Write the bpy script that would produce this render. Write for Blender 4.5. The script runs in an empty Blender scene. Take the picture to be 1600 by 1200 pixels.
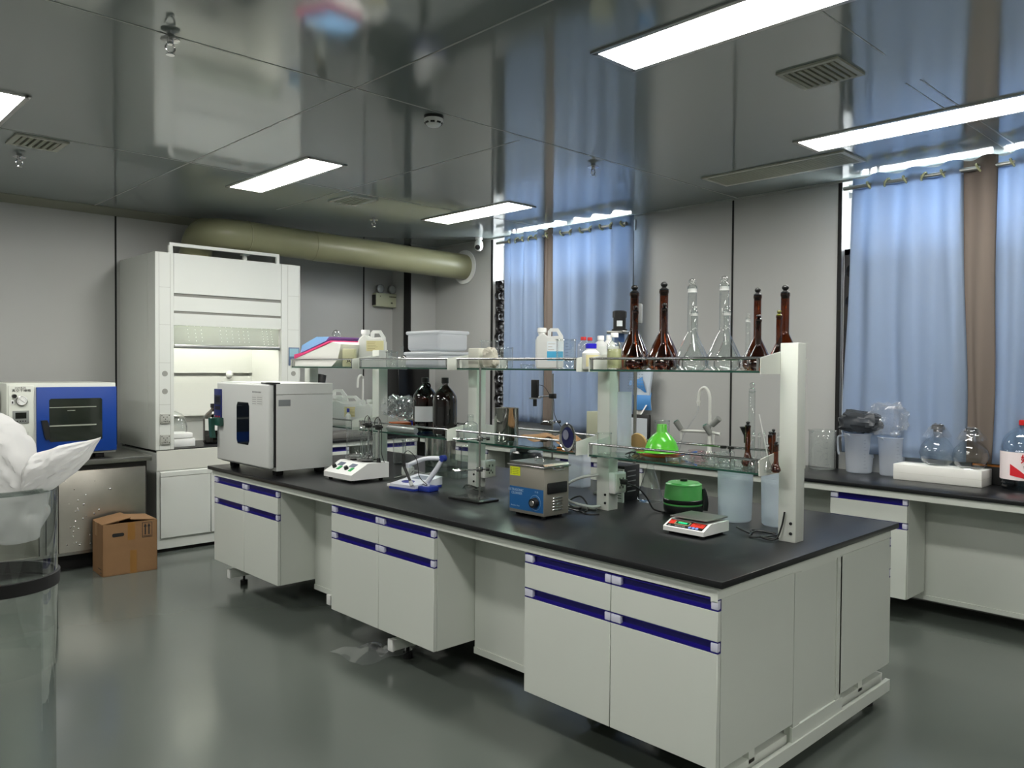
import bpy, bmesh, math, random
from mathutils import Vector, Matrix, noise
PI = math.pi
random.seed(7)
S = bpy.context.scene
COL = S.collection
# ------------------------------------------------------------------ camera
CH = 1.49
CF = Vector((0.69168398, 0.72187138, -0.02179413))
CR = Vector((0.72213283, -0.69171685, 0.00720897))
CU = Vector((0.00987142, 0.02072459, 0.99973649))
FPX = 1246.76
cam = bpy.data.cameras.new('camera')
cam.sensor_width = 36; cam.lens = FPX / 1600 * 36; cam.clip_start = 0.05; cam.clip_end = 200
co = bpy.data.objects.new('camera', cam); COL.objects.link(co)
co.matrix_world = Matrix(((CR.x, CU.x, -CF.x, 0), (CR.y, CU.y, -CF.y, 0), (CR.z, CU.z, -CF.z, CH), (0, 0, 0, 1)))
S.camera = co
# ------------------------------------------------------------------ world, view
w = bpy.data.worlds.new('overcast_sky'); S.world = w; w.use_nodes = True
bg = w.node_tree.nodes['Background']; bg.inputs[0].default_value = (0.95, 0.97, 1.0, 1); bg.inputs[1].default_value = 15.0
S.view_settings.view_transform = 'Standard'; S.view_settings.look = 'None'
S.view_settings.gamma = 1; S.view_settings.use_curve_mapping = False
S.view_settings.exposure = 0.8
LAMP = 23.5          # emission of the ceiling light diffusers
S.cycles.use_denoising = True
S.cycles.max_bounces = 10; S.cycles.transparent_max_bounces = 40
S.cycles.diffuse_bounces = 5; S.cycles.glossy_bounces = 5; S.cycles.transmission_bounces = 8
S.cycles.caustics_reflective = False; S.cycles.caustics_refractive = False
S.cycles.sample_clamp_indirect = 6

def at(px, py, ax, v):
    """the place on the plane ax = v seen at that point of the photograph"""
    d = CF + CR * ((px - 800) / FPX) - CU * ((py - 600) / FPX)
    o = Vector((0, 0, CH)); i = 'xyz'.index(ax)
    return o + d * ((v - o[i]) / d[i])

# ------------------------------------------------------------------ materials
def lin(c):
    if isinstance(c, str):
        c = tuple(int(c[i:i+2], 16) / 255 for i in (0, 2, 4))
    return tuple(x / 12.92 if x <= 0.04045 else ((x + 0.055) / 1.055) ** 2.4 for x in c) + (1,)
MC = {}
def mat(name, col, rough=0.5, metal=0.0, emit=0, coat=0, bump=0, bscale=60, var=0, vscale=3, spec=0.5, aniso=None):
    if name in MC: return MC[name]
    m = bpy.data.materials.new(name); m.use_nodes = True
    nt = m.node_tree; b = nt.nodes['Principled BSDF']
    b.inputs['Base Color'].default_value = lin(col)
    b.inputs['Roughness'].default_value = rough; b.inputs['Metallic'].default_value = metal
    b.inputs['Coat Weight'].default_value = coat; b.inputs['Specular IOR Level'].default_value = spec
    b.inputs['Coat Roughness'].default_value = 0.05
    if emit:
        b.inputs['Emission Color'].default_value = lin(col); b.inputs['Emission Strength'].default_value = emit
    if bump or var:
        tc = nt.nodes.new('ShaderNodeTexCoord'); mp = nt.nodes.new('ShaderNodeMapping')
        nt.links.new(tc.outputs['Object'], mp.inputs[0])
        if aniso: mp.inputs['Scale'].default_value = aniso
    if bump:
        n = nt.nodes.new('ShaderNodeTexNoise'); n.inputs['Scale'].default_value = bscale
        bp = nt.nodes.new('ShaderNodeBump'); bp.inputs['Strength'].default_value = bump; bp.inputs['Distance'].default_value = 0.01
        nt.links.new(mp.outputs[0], n.inputs['Vector']); nt.links.new(n.outputs['Fac'], bp.inputs['Height'])
        nt.links.new(bp.outputs[0], b.inputs['Normal'])
    if var:
        n = nt.nodes.new('ShaderNodeTexNoise'); n.inputs['Scale'].default_value = vscale; n.inputs['Detail'].default_value = 5
        r = nt.nodes.new('ShaderNodeValToRGB')
        l = lin(col); r.color_ramp.elements[0].position = 0.3; r.color_ramp.elements[1].position = 0.7
        r.color_ramp.elements[0].color = tuple(x * (1 - var) for x in l[:3]) + (1,)
        r.color_ramp.elements[1].color = tuple(min(1, x * (1 + var)) for x in l[:3]) + (1,)
        nt.links.new(mp.outputs[0], n.inputs['Vector']); nt.links.new(n.outputs['Fac'], r.inputs[0]); nt.links.new(r.outputs[0], b.inputs['Base Color'])
    MC[name] = m; return m

def glass(name, tint=(0.97, 0.985, 0.98), edge=(0.72, 0.76, 0.76), refl=1.0, rough=0.02, milk=0.0, milkcol=(0.9, 0.9, 0.9), blend=0.3):
    """thin-walled glass or clear plastic: see-through, darker and more mirror-like at grazing angles; milk adds a scattering share"""
    if name in MC: return MC[name]
    m = bpy.data.materials.new(name); m.use_nodes = True; nt = m.node_tree; nt.nodes.clear()
    N = nt.nodes.new; L = nt.links.new
    out = N('ShaderNodeOutputMaterial'); lw = N('ShaderNodeLayerWeight'); lw.inputs[0].default_value = blend
    p = N('ShaderNodeMath'); p.operation = 'POWER'; p.inputs[1].default_value = 4.0; L(lw.outputs['Facing'], p.inputs[0])
    mc = N('ShaderNodeMix'); mc.data_type = 'RGBA'; L(p.outputs[0], mc.inputs[0])
    mc.inputs[6].default_value = tuple(tint) + (1,); mc.inputs[7].default_value = tuple(edge) + (1,)
    t = N('ShaderNodeBsdfTransparent'); L(mc.outputs[2], t.inputs[0])
    g = N('ShaderNodeBsdfGlossy'); g.inputs['Roughness'].default_value = rough; g.inputs[0].default_value = (refl, refl, refl, 1)
    f2 = N('ShaderNodeLayerWeight'); f2.inputs[0].default_value = 0.5
    q = N('ShaderNodeMath'); q.operation = 'POWER'; q.inputs[1].default_value = 3.0; L(f2.outputs['Facing'], q.inputs[0])
    fr = N('ShaderNodeMath'); fr.operation = 'MULTIPLY_ADD'; fr.inputs[1].default_value = 0.75; fr.inputs[2].default_value = 0.06; L(q.outputs[0], fr.inputs[0])
    mx = N('ShaderNodeMixShader'); L(fr.outputs[0], mx.inputs[0]); L(t.outputs[0], mx.inputs[1]); L(g.outputs[0], mx.inputs[2])
    last = mx
    if milk:
        d = N('ShaderNodeBsdfDiffuse'); d.inputs[0].default_value = tuple(milkcol) + (1,)
        tl = N('ShaderNodeBsdfTranslucent'); tl.inputs[0].default_value = tuple(milkcol) + (1,)
        dm = N('ShaderNodeMixShader'); dm.inputs[0].default_value = 0.45; L(d.outputs[0], dm.inputs[1]); L(tl.outputs[0], dm.inputs[2])
        m2 = N('ShaderNodeMixShader'); m2.inputs[0].default_value = milk; L(mx.outputs[0], m2.inputs[1]); L(dm.outputs[0], m2.inputs[2]); last = m2
    L(last.outputs[0], out.inputs[0])
    MC[name] = m; return m

def cloth(name, col, trans=0.35):
    m = bpy.data.materials.new(name); m.use_nodes = True; nt = m.node_tree; nt.nodes.clear()
    N = nt.nodes.new; L = nt.links.new
    out = N('ShaderNodeOutputMaterial'); d = N('ShaderNodeBsdfDiffuse'); t = N('ShaderNodeBsdfTranslucent'); mx = N('ShaderNodeMixShader')
    d.inputs[0].default_value = lin(col); t.inputs[0].default_value = lin(col); mx.inputs[0].default_value = trans
    tc = N('ShaderNodeTexCoord'); nz = N('ShaderNodeTexNoise'); nz.inputs['Scale'].default_value = 400
    bp = N('ShaderNodeBump'); bp.inputs['Strength'].default_value = 0.1; bp.inputs['Distance'].default_value = 0.002
    L(tc.outputs['Object'], nz.inputs['Vector']); L(nz.outputs['Fac'], bp.inputs['Height']); L(bp.outputs[0], d.inputs['Normal'])
    L(d.outputs[0], mx.inputs[1]); L(t.outputs[0], mx.inputs[2]); L(mx.outputs[0], out.inputs[0]); MC[name] = m; return m

WALL = mat('wall_panel', 'b0b1ae', 0.42, var=0.02, vscale=0.6)
CEIL = mat('ceiling_panel', '8d9694', 0.085, bump=0.012, bscale=0.9, spec=1.0)
CEIL.node_tree.nodes['Principled BSDF'].inputs['IOR'].default_value = 1.9
FLOOR = mat('epoxy_floor', '555b56', 0.17, bump=0.03, bscale=1.6, var=0.05, vscale=0.9)
CAB = mat('cabinet_white', 'd1d5cd', 0.42)
CAB2 = mat('enamel_white', 'dfe0da', 0.38)
FRAMEW = mat('powder_coated_frame', 'd6dad2', 0.4)
TOP = mat('black_worktop', '17181a', 0.3, spec=0.42)
NAVY = mat('navy_handle', '1b1470', 0.3)
CAPW = mat('handle_cap', 'cfcfe0', 0.4)
BLACK = mat('black_plastic', '121313', 0.4)
BLACKM = mat('black_gap', '060606', 0.7)
RUBBER = mat('rubber_black', '0d0d0d', 0.8)
STEEL = mat('stainless_steel', 'a8a7a2', 0.28, metal=1, var=0.06, vscale=6)
STEELB = mat('brushed_steel', 'a09e98', 0.38, metal=1, bump=0.02, bscale=80, aniso=(1, 1, 12))
CHROME = mat('chrome', 'c8c8c8', 0.12, metal=1)
ALU = mat('aluminium', 'b8b9b6', 0.3, metal=1)
DKFRAME = mat('window_frame_dark', '33373b', 0.45)
WHITE = mat('white_plastic', 'e4e5e2', 0.4)
GREYP = mat('grey_plastic', '8d908f', 0.5)
GLASSG = glass('shelf_glass', tint=(0.80, 0.93, 0.87), edge=(0.25, 0.5, 0.4))
CLEAR = glass('labware_glass', tint=(.95, .97, .965), edge=(.25, .29, .29), blend=.55)
WIN = glass('window_pane', tint=(0.95, 0.97, 0.97), edge=(0.6, 0.7, 0.7))
AMBER = glass('amber_glass', tint=(0.38, 0.145, 0.045), edge=(0.06, 0.018, 0.008), refl=1.0, blend=.45)
AMBERD = glass('amber_glass_dark', tint=(0.12, 0.035, 0.012), edge=(0.02, 0.008, 0.004), refl=0.9)
PP = glass('milky_polypropylene', tint=(0.92, 0.95, 0.98), edge=(0.6, 0.65, 0.7), milk=0.5, milkcol=(0.84, 0.89, 0.96), rough=0.2, refl=0.6)
HDPE = glass('white_hdpe', tint=(0.9, 0.9, 0.88), edge=(0.7, 0.7, 0.7), milk=0.88, milkcol=(0.88, 0.89, 0.87), rough=0.3, refl=0.5)
FILM = glass('clear_film', tint=(0.97, 0.975, 0.98), edge=(0.8, 0.82, 0.84), milk=0.09, milkcol=(0.9, 0.92, 0.95), rough=0.06, blend=0.4)
PAPER = mat('paper_white', 'e9e8e2', 0.7)
INK = mat('print_black', '1a1a1a', 0.6)

# ------------------------------------------------------------------ mesh builder
class MB:
    def __init__(s): s.bm = bmesh.new()
    def _new(s, n0): s.bm.verts.ensure_lookup_table(); return s.bm.verts[n0:]
    def box(s, x0, x1, y0, y1, z0, z1, bev=0, seg=2, M=None):
        b = s.bm; v = [b.verts.new((x, y, z)) for x in (x0, x1) for y in (y0, y1) for z in (z0, z1)]
        F = [(0, 1, 3, 2), (4, 6, 7, 5), (0, 4, 5, 1), (2, 3, 7, 6), (0, 2, 6, 4), (1, 5, 7, 3)]
        fs = [b.faces.new([v[i] for i in f]) for f in F]
        if bev:
            es = list({e for f in fs for e in f.edges})
            r = bmesh.ops.bevel(b, geom=es + v, offset=bev, segments=seg, affect='EDGES', profile=0.5)
            v = list({q for f in r['faces'] for q in f.verts} | {q for q in v if q.is_valid})
        if M is not None:
            for q in v: q.co = M @ q.co
        return s
    def prism(s, pts, t0, t1, plane='xz', M=None):
        """polygon pts in a plane, extruded along the third axis from t0 to t1"""
        b = s.bm
        def mk(p, t):
            return {'xz': (p[0], t, p[1]), 'xy': (p[0], p[1], t), 'yz': (t, p[0], p[1])}[plane]
        a = [b.verts.new(mk(p, t0)) for p in pts]; c = [b.verts.new(mk(p, t1)) for p in pts]
        n = len(pts)
        fs = [b.faces.new(a), b.faces.new(c[::-1])]
        for i in range(n): fs.append(b.faces.new((a[i], c[i], c[(i + 1) % n], a[(i + 1) % n])))
        bmesh.ops.recalc_face_normals(b, faces=fs)
        if M is not None:
            for q in a + c: q.co = M @ q.co
        return s
    def lathe(s, prof, c=(0, 0), n=32, capb=False, capt=False, M=None):
        b = s.bm; rings = []
        for r, z in prof:
            if r < 1e-5: rings.append([b.verts.new((c[0], c[1], z))])
            else: rings.append([b.verts.new((c[0] + r * math.cos(2 * PI * i / n), c[1] + r * math.sin(2 * PI * i / n), z)) for i in range(n)])
        for A, B in zip(rings, rings[1:]):
            for i in range(n):
                j = (i + 1) % n
                if len(A) == 1 and len(B) == 1: continue
                if len(A) == 1: b.faces.new((A[0], B[j], B[i]))
                elif len(B) == 1: b.faces.new((A[i], A[j], B[0]))
                else: b.faces.new((A[i], A[j], B[j], B[i]))
        if capb and len(rings[0]) > 1: b.faces.new(rings[0][::-1])
        if capt and len(rings[-1]) > 1: b.faces.new(rings[-1])
        if M is not None:
            for R in rings:
                for q in R: q.co = M @ q.co
        return s
    def cyl(s, x, y, z0, z1, r, n=24, r2=None, M=None):
        return s.lathe([(0, z0), (r, z0), (r if r2 is None else r2, z1), (0, z1)], (x, y), n, M=M)
    def rod(s, a, b_, r, n=10, r2=None):
        a = Vector(a); b_ = Vector(b_); d = b_ - a; L = d.length
        q = d.to_track_quat('Z', 'Y').to_matrix().to_4x4(); M = Matrix.Translation(a) @ q
        return s.cyl(0, 0, 0, L, r, n, r2, M=M)
    def tube(s, pts, r, n=8, smooth=6, cap=True):
        P = [Vector(p) for p in pts]
        if smooth > 1 and len(P) > 2:
            Q = []
            for i in range(len(P) - 1):
                p0 = P[max(i - 1, 0)]; p1 = P[i]; p2 = P[i + 1]; p3 = P[min(i + 2, len(P) - 1)]
                for k in range(smooth):
                    t = k / smooth
                    Q.append(0.5 * ((2 * p1) + (-p0 + p2) * t + (2 * p0 - 5 * p1 + 4 * p2 - p3) * t * t + (-p0 + 3 * p1 - 3 * p2 + p3) * t ** 3))
            Q.append(P[-1]); P = Q
        b = s.bm; rings = []; u = None
        for i, p in enumerate(P):
            t = (P[min(i + 1, len(P) - 1)] - P[max(i - 1, 0)]).normalized()
            if u is None: u = t.orthogonal().normalized()
            u = (u - t * u.dot(t)).normalized(); v = t.cross(u)
            rr = r(i / (len(P) - 1)) if callable(r) else r
            rings.append([b.verts.new(p + (u * math.cos(2 * PI * k / n) + v * math.sin(2 * PI * k / n)) * rr) for k in range(n)])
        for A, B in zip(rings, rings[1:]):
            for i in range(n): b.faces.new((A[i], A[(i + 1) % n], B[(i + 1) % n], B[i]))
        if cap: b.faces.new(rings[0][::-1]); b.faces.new(rings[-1])
        return s
    def ball(s, c, r, n=16, sz=1.0):
        return s.lathe([(r * math.sin(PI * i / 10), c[2] - sz * r * math.cos(PI * i / 10)) for i in range(11)], (c[0], c[1]), n)
    def torus(s, c, R, r, M=None, n=24, m=8):
        b = s.bm; rings = []
        for i in range(n):
            a = 2 * PI * i / n
            ring = []
            for k in range(m):
                t = 2 * PI * k / m; q = Vector(((R + r * math.cos(t)) * math.cos(a), (R + r * math.cos(t)) * math.sin(a), r * math.sin(t)))
                if M is not None: q = M @ q
                ring.append(b.verts.new(q + Vector(c)))
            rings.append(ring)
        for i in range(n):
            A, B = rings[i], rings[(i + 1) % n]
            for k in range(m): b.faces.new((A[k], B[k], B[(k + 1) % m], A[(k + 1) % m]))
        return s
    def grid(s, f, nu, nv):
        b = s.bm; V = [[b.verts.new(f(i / nu, j / nv)) for j in range(nv + 1)] for i in range(nu + 1)]
        for i in range(nu):
            for j in range(nv): b.faces.new((V[i][j], V[i + 1][j], V[i + 1][j + 1], V[i][j + 1]))
        return s
    def build(s, name, m, parent=None, loc=None, rz=0, smooth=True, ang=40):
        me = bpy.data.meshes.new(name); s.bm.normal_update(); s.bm.to_mesh(me); s.bm.free()
        if smooth:
            me.polygons.foreach_set('use_smooth', [True] * len(me.polygons)); me.set_sharp_from_angle(angle=math.radians(ang))
        me.materials.append(m)
        o = bpy.data.objects.new(name, me); COL.objects.link(o)
        if loc is not None: o.location = loc
        o.rotation_euler = (0, 0, rz)
        if parent is not None: o.parent = parent
        return o
def solid(o, t):
    md = o.modifiers.new('thickness', 'SOLIDIFY'); md.thickness = t; md.offset = 0; return o
def tag(o, label, cat, group=None, kind=None):
    o['label'] = label; o['category'] = cat
    if group: o['group'] = group
    if kind: o['kind'] = kind
    return o
def thing(name, label, cat, loc=(0, 0, 0), rz=0, group=None):
    o = bpy.data.objects.new(name, None); COL.objects.link(o); o.empty_display_size = 0.05
    o.location = loc; o.rotation_euler = (0, 0, rz); return tag(o, label, cat, group)
def struct(name, mb, m, **k):
    o = mb.build(name, m, **k); o['kind'] = 'structure'; return o
def B(*a, **k): return MB().box(*a, **k)
FX = (PI / 2, 0, -PI / 2); FY = (PI / 2, 0, 0)
def text(s, size, m, parent, loc, rot=FY, name='lettering', ax='CENTER', sx=1.0, bold=0.0, ext=0.0003):
    c = bpy.data.curves.new('t', 'FONT'); c.body = s; c.size = size; c.align_x = ax; c.align_y = 'CENTER'; c.extrude = ext; c.offset = bold
    o = bpy.data.objects.new('t', c); COL.objects.link(o)
    dg = bpy.context.evaluated_depsgraph_get(); dg.update()
    me = bpy.data.meshes.new_from_object(o.evaluated_get(dg)); bpy.data.objects.remove(o)
    me.materials.clear(); me.materials.append(m)
    q = bpy.data.objects.new(name, me); COL.objects.link(q); q.parent = parent; q.location = loc; q.rotation_euler = rot; q.scale = (sx, 1, 1)
    return q
def copy_tree(o, parent=None):
    c = o.copy(); COL.objects.link(c)
    if parent is not None: c.parent = parent
    for ch in [x for x in COL.objects if x.parent == o]: copy_tree(ch, c)
    return c
# ------------------------------------------------------------------ ceiling lights (the room's lamps, plus two unseen ones added behind the camera)
H = 2.786
LIT = mat('light_diffuser', 'fffdf7', 0.5, emit=LAMP)
def light(x0, x1, y0, y1, label):
    t = thing('ceiling_light', label, 'ceiling light', ((x0 + x1) / 2, (y0 + y1) / 2, H), group='recessed ceiling panel lights')
    a, b = (x1 - x0) / 2 + 0.012, (y1 - y0) / 2 + 0.012
    f = MB()
    for s in (-1, 1):
        f.box(s * a - 0.012, s * a + 0.012, -b - .012, b + .012, -0.008, -0.0005)
        f.box(-a, a, s * b - 0.012, s * b + 0.012, -0.008, -0.0005)
    f.build('frame', ALU, t)
    B(-a + .01, a - .01, -b + .01, b - .01, -0.005, -0.001).build('diffuser', LIT, t)
light(2.542, 2.786, 4.506, 5.63, 'glowing white ceiling panel light above the fume hood')
light(4.335, 4.600, 4.58, 5.655, 'glowing white ceiling panel light beside the first curtained window')
light(0.74, 0.985, 4.46, 5.58, 'glowing white ceiling panel light cut by the left photo edge')
light(2.54, 2.786, 1.02, 2.152, 'largest glowing white ceiling panel light, over the near end of the island')
light(4.337, 4.592, 1.04, 2.182, 'long glowing white ceiling panel light in front of the right window curtains')
light(0.76, 1.01, 1.04, 2.18, 'ceiling panel light outside the frame, above and left of the camera')
light(-1.05, -0.8, 1.04, 2.18, 'ceiling panel light outside the frame, far left near')
light(-1.05, -0.8, 4.46, 5.58, 'ceiling panel light outside the frame, far left by the back wall')
light(0.76, 1.01, -2.4, -1.26, 'unseen ceiling panel light added behind the camera to brighten the bench end')  # unseen lamp, added because the island's cabinet end came out too dark
light(2.54, 2.786, -2.4, -1.26, 'unseen ceiling panel light added behind the camera at right for extra fill')  # second unseen lamp, added for more light on the end faces
# ------------------------------------------------------------------ room shell
XL, YB, WX, WY = -2.6, -2.6, 5.46, 7.25
struct('floor', B(XL, WX + .2, YB, WY + .2, -0.1, 0), FLOOR)
struct('ceiling', B(XL, WX + .2, YB, WY + .2, H, H + 0.1), CEIL)
struct('wall_left', B(XL - .1, XL, YB, WY, 0, H), WALL)
struct('wall_front', B(XL, WX, YB - .1, YB, 0, H), WALL)
struct('wall_back', B(XL, WX, WY, WY + .1, 0, H), WALL)
struct('wall_pillar', B(5.12, WX, 6.92, WY, 0, H), WALL)
W1 = (4.24, 5.985, 0.955, 2.775); W2 = (0.62, 2.42, 0.915, 2.775)
m = MB()
m.box(WX, WX + .24, W1[1], WY + .1, 0, H); m.box(WX, WX + .24, W2[1], W1[0], 0, H); m.box(WX, WX + .24, YB, W2[0], 0, H)
for y0, y1, z0, z1 in (W1, W2):
    m.box(WX, WX + .24, y0, y1, 0, z0); m.box(WX, WX + .24, y0, y1, z1, H)
struct('wall_right', m, WALL)
# panel seams
def strip(name, x0, x1, y0, y1, z0, z1, m=BLACKM): return struct(name, B(x0, x1, y0, y1, z0, z1), m)
n = 0
for a in ((2.262, 2.276, 7.246, 7.25, 0.8, H - .03), (4.741, 4.755, 7.246, 7.25, .8, H), (5.105, 5.122, 6.912, 7.02, .8, H - .004),
          (5.456, WX, 3.257, 3.271, .8, H), (5.452, WX, 5.985, 6.012, .8, H), (5.452, WX, 4.212, 4.236, .8, H), (5.452, WX, 2.42, 2.446, .8, H)):
    n += 1; strip('trim_%d' % n, *a)
SEAM = mat('ceiling_seam', 'b0b3ae', 0.35); CORN = mat('cornice', '8c8c7e', 0.5)
for a in ((XL, WX, 3.224, 3.233), (XL, WX, 5.16, 5.169), (2.06, 2.069, YB, WY), (3.8, WX, 1.335, 1.343), (3.8, WX, 1.40, 1.406), (2.8, 3.4, 1.335, 1.341), (3.2, 3.206, 3.3, 6.2)):
    n += 1; strip('trim_%d' % n, a[0], a[1], a[2], a[3], H - .0015, H, SEAM)
n += 1; struct('trim_%d' % n, MB().prism([(7.25, H - .045), (7.25, H), (7.10, H), (7.10, H - .006)], XL, 5.12, 'yz'), CORN)
n += 1; struct('trim_%d' % n, B(WX - .012, WX, YB, 6.92, H - .014, H), SEAM)
n += 1; struct('trim_%d' % n, B(5.12, WX, 6.908, 6.92, H - .014, H), SEAM)
# windows
MAROON = mat('outside_frame', '6d4f4d', 0.5)
def window(idx, W):
    y0, y1, z0, z1 = W
    r = MB(); t = .05
    r.box(WX + .17, WX + .21, y0, y0 + t, z0, z1); r.box(WX + .17, WX + .21, y1 - t, y1, z0, z1)
    r.box(WX + .17, WX + .21, y0, y1, z0, z0 + t); r.box(WX + .17, WX + .21, y0, y1, z1 - .02, z1)
    ym = (y0 + y1) / 2
    r.box(WX + .17, WX + .21, ym - .03, ym + .03, z0, z1)
    r.box(WX + .17, WX + .21, y0, y1, 2.30, 2.35)
    o = struct('window_%d' % idx, r, DKFRAME)
    B(WX + .185, WX + .19, y0 + t, y1 - t, z0 + t, z1 - .02).build('pane', WIN, o)
    g = MB()
    g.box(WX + .14, WX + .16, y1 - .13, y1 - .115, 2.36, z1); g.box(WX + .14, WX + .155, y1 - .19, y1 - .17, 2.36, z1)
    g.build('mullion', MAROON, o)
    return o
window(1, W1); window(2, W2)
DKGR = mat('grille_iron', '171515', 0.4, spec=0.8)
for (y0, y1, z0, z1), lb in ((W1, 'black scroll-work grille behind the curtains of the first window'), (W2, 'black scroll-work grille behind the curtains at the right edge')):
    g = thing('window_grille', lb, 'grille', (WX + .045, (y0 + y1) / 2, z0 + .0))
    f = MB(); hy = (y1 - y0) / 2 - .01
    f.box(-.02, .02, hy - .045, hy, 0, 1.40); f.box(-.02, .02, -hy, -hy + .045, 0, 1.40); f.box(-.02, .02, -hy, hy, 0, .04); f.box(-.02, .02, -hy, hy, 1.36, 1.40)
    for k in range(9): 
        yy = -hy + .02 + k * (2 * hy - .04) / 8
        f.box(-.012, .012, yy - .015, yy + .015, 0, 1.38)
    f.build('frame', DKGR, g)
    s = MB(); M90 = Matrix.Rotation(PI / 2, 3, 'Y') @ Matrix.Diagonal((1, 1, 4.2))
    for k in range(14):
        yc = -hy + .02 + (k + .5) * (2 * hy - .04) / 14
        for j in range(13):
            s.torus((0, yc + (.012 if j % 2 else -.012), .10 + j * .104), .045, .013, M=M90, n=12, m=5)
            s.torus((0, yc - (.02 if j % 2 else -.02), .10 + j * .104), .02, .011, M=M90, n=8, m=5)
    s.build('scroll_work', DKGR, g)
# curtains
BLUEC = cloth('blue_curtain_cloth', '9dadc3', 0.42); BROWNC = cloth('brown_curtain_cloth', '7d736b', 0.25)
RING = mat('eyelet_ring', 'd8d6a8', 0.25, metal=0.4)
def curtain(y0, y1, nf, m, label, zb, x=5.352, amp=0.034, zt=2.762, flare=0.0, rings=(), ph=0):
    t = thing('curtain', label, 'curtain', (x, (y0 + y1) / 2, 0), group=None)
    wd = y1 - y0; yc = (y0 + y1) / 2
    def f(u, v):
        z = zb + (zt - zb) * v
        a = amp * (0.55 + 0.45 * v) * math.sin(2 * PI * nf * u + ph) + 0.008 * math.sin(2 * PI * nf * 2.3 * u + 1 + 3 * v) * (1 - v)
        y = wd / 2 - u * wd + (flare * (1 - v) * (0.5 - u) * 2) + 0.012 * math.sin(7 * v + 9 * u) * (1 - v)
        return (-abs(amp) * 0.2 + a, y, z - (0.006 * math.sin(2 * PI * nf * u) if v > .99 else 0))
    o = MB().grid(f, max(24, int(nf * 18)), 24).build('cloth', m, t, ang=80); solid(o, .002)
    hem = MB().grid(lambda u, v: (lambda q: (q[0] - .0035, q[1], q[2]))(f(u, 0.955 + v * .012)), max(24, int(nf * 18)), 1).build('hem', m, t, ang=80)
    for k in range(int(nf * 2)):
        u = (k + .0) / (nf * 2) + (0.25 - ph / (2 * PI)) / nf * 0 + 0.5 / (nf * 2) * 0
        u = (k * PI - ph + (PI if ph > 0 else 0)) / (2 * PI * nf)
        if not 0.02 < u < 0.98: continue
        q = f(u, (2.70 - zb) / (zt - zb))
        M = Matrix.Rotation(PI / 2 * (1 if k % 2 else -1), 3, 'X') @ Matrix.Rotation(0.0, 3, 'Z')
        MB().torus((-0.012, q[1], 2.70), .026, .007, M=Matrix.Rotation(math.radians(62 if k % 2 else 118), 3, 'X'), n=20, m=6).build('eyelet', RING, t)
    return t
curtain(5.16, 5.70, 3, BLUEC, 'light blue eyelet curtain, left panel of the first window beside the grille', 0.965)
curtain(5.03, 5.19, 1, BROWNC, 'narrow brown curtain between the blue panels of the first window', 0.95, x=5.345, amp=.022)
curtain(4.125, 5.05, 4, BLUEC, 'light blue eyelet curtain, right panel of the first window behind the shelf', 0.90, ph=PI)
curtain(1.63, 2.30, 3, BLUEC, 'broad light blue eyelet curtain left of the brown one at the right window', 0.93, flare=.05)
curtain(1.44, 1.645, 1, BROWNC, 'wide brown curtain between blue panels at the right window', 0.93, x=5.345, amp=.03)
curtain(0.70, 1.46, 4, BLUEC, 'light blue curtain cut off by the right photo edge', 0.93)
for y0, y1, lb in ((4.2, 5.80, 'grey curtain rod of the first window'), (0.7, 2.36, 'grey curtain rod of the right window')):
    r = thing('curtain_rod', lb, 'curtain rod', (5.34, (y0 + y1) / 2, 2.70)); hl = (y1 - y0) / 2
    MB().rod((0, -hl, 0), (0, hl, 0), .014, 14).build('rod', ALU, r)
    for s in (-1, 1):
        mb = MB(); mb.box(0.0, .115, s * (hl - .02) - .012, s * (hl - .02) + .012, -.012, .012); mb.box(.105, .118, s * (hl - .02) - .03, s * (hl - .02) + .03, -.045, .045)
        mb.build('bracket', WHITE, r)
# ceiling things
def vent(x0, x1, y0, y1, label, ns, along='y', fr=.022):
    t = thing('air_vent', label, 'vent', ((x0 + x1) / 2, (y0 + y1) / 2, H)); a, b = (x1 - x0) / 2, (y1 - y0) / 2
    VB = mat('vent_back', '5a5a50', 0.8); VF = mat('vent_frame', 'b9baac', 0.45); VS = mat('vent_slat', 'a3a491', 0.5)
    B(-a + fr, a - fr, -b + fr, b - fr, -.004, -.0005).build('backing', VB, t)
    f = MB()
    for s in (-1, 1):
        f.box(s * (a - fr / 2) - fr / 2, s * (a - fr / 2) + fr / 2, -b, b, -.010, -.0005); f.box(-a + fr, a - fr, s * (b - fr / 2) - fr / 2, s * (b - fr / 2) + fr / 2, -.010, -.0005)
    f.build('frame', VF, t)
    sl = MB()
    for k in range(ns):
        if along == 'y':
            x = -a + fr + (k + .5) * (2 * a - 2 * fr) / ns; wdt = (a - fr) / ns * 1.15
            sl.box(x - wdt / 2, x + wdt / 2, -b + fr, b - fr, -.012, -.004)
        else:
            y = -b + fr + (k + .5) * (2 * b - 2 * fr) / ns; wdt = (b - fr) / ns * 1.15
            sl.box(-a + fr, a - fr, y - wdt / 2, y + wdt / 2, -.012, -.004)
    sl.build('slats', VS, t)
    return t
vent(3.27, 3.545, 1.48, 1.755, 'square louvred air vent between the two biggest ceiling lights', 8, 'x')
vent(4.70, 5.02, 2.08, 3.06, 'long shallow ceiling vent near the right curtains', 12, 'y', .03)
vent(1.105, 1.375, 5.195, 5.467, 'small louvred ceiling vent at upper left beside the sprinkler', 6, 'y', .03)
vent(3.31, 3.56, 5.24, 5.56, 'small ceiling vent above the grey-green duct', 6, 'y', .03)
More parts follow.
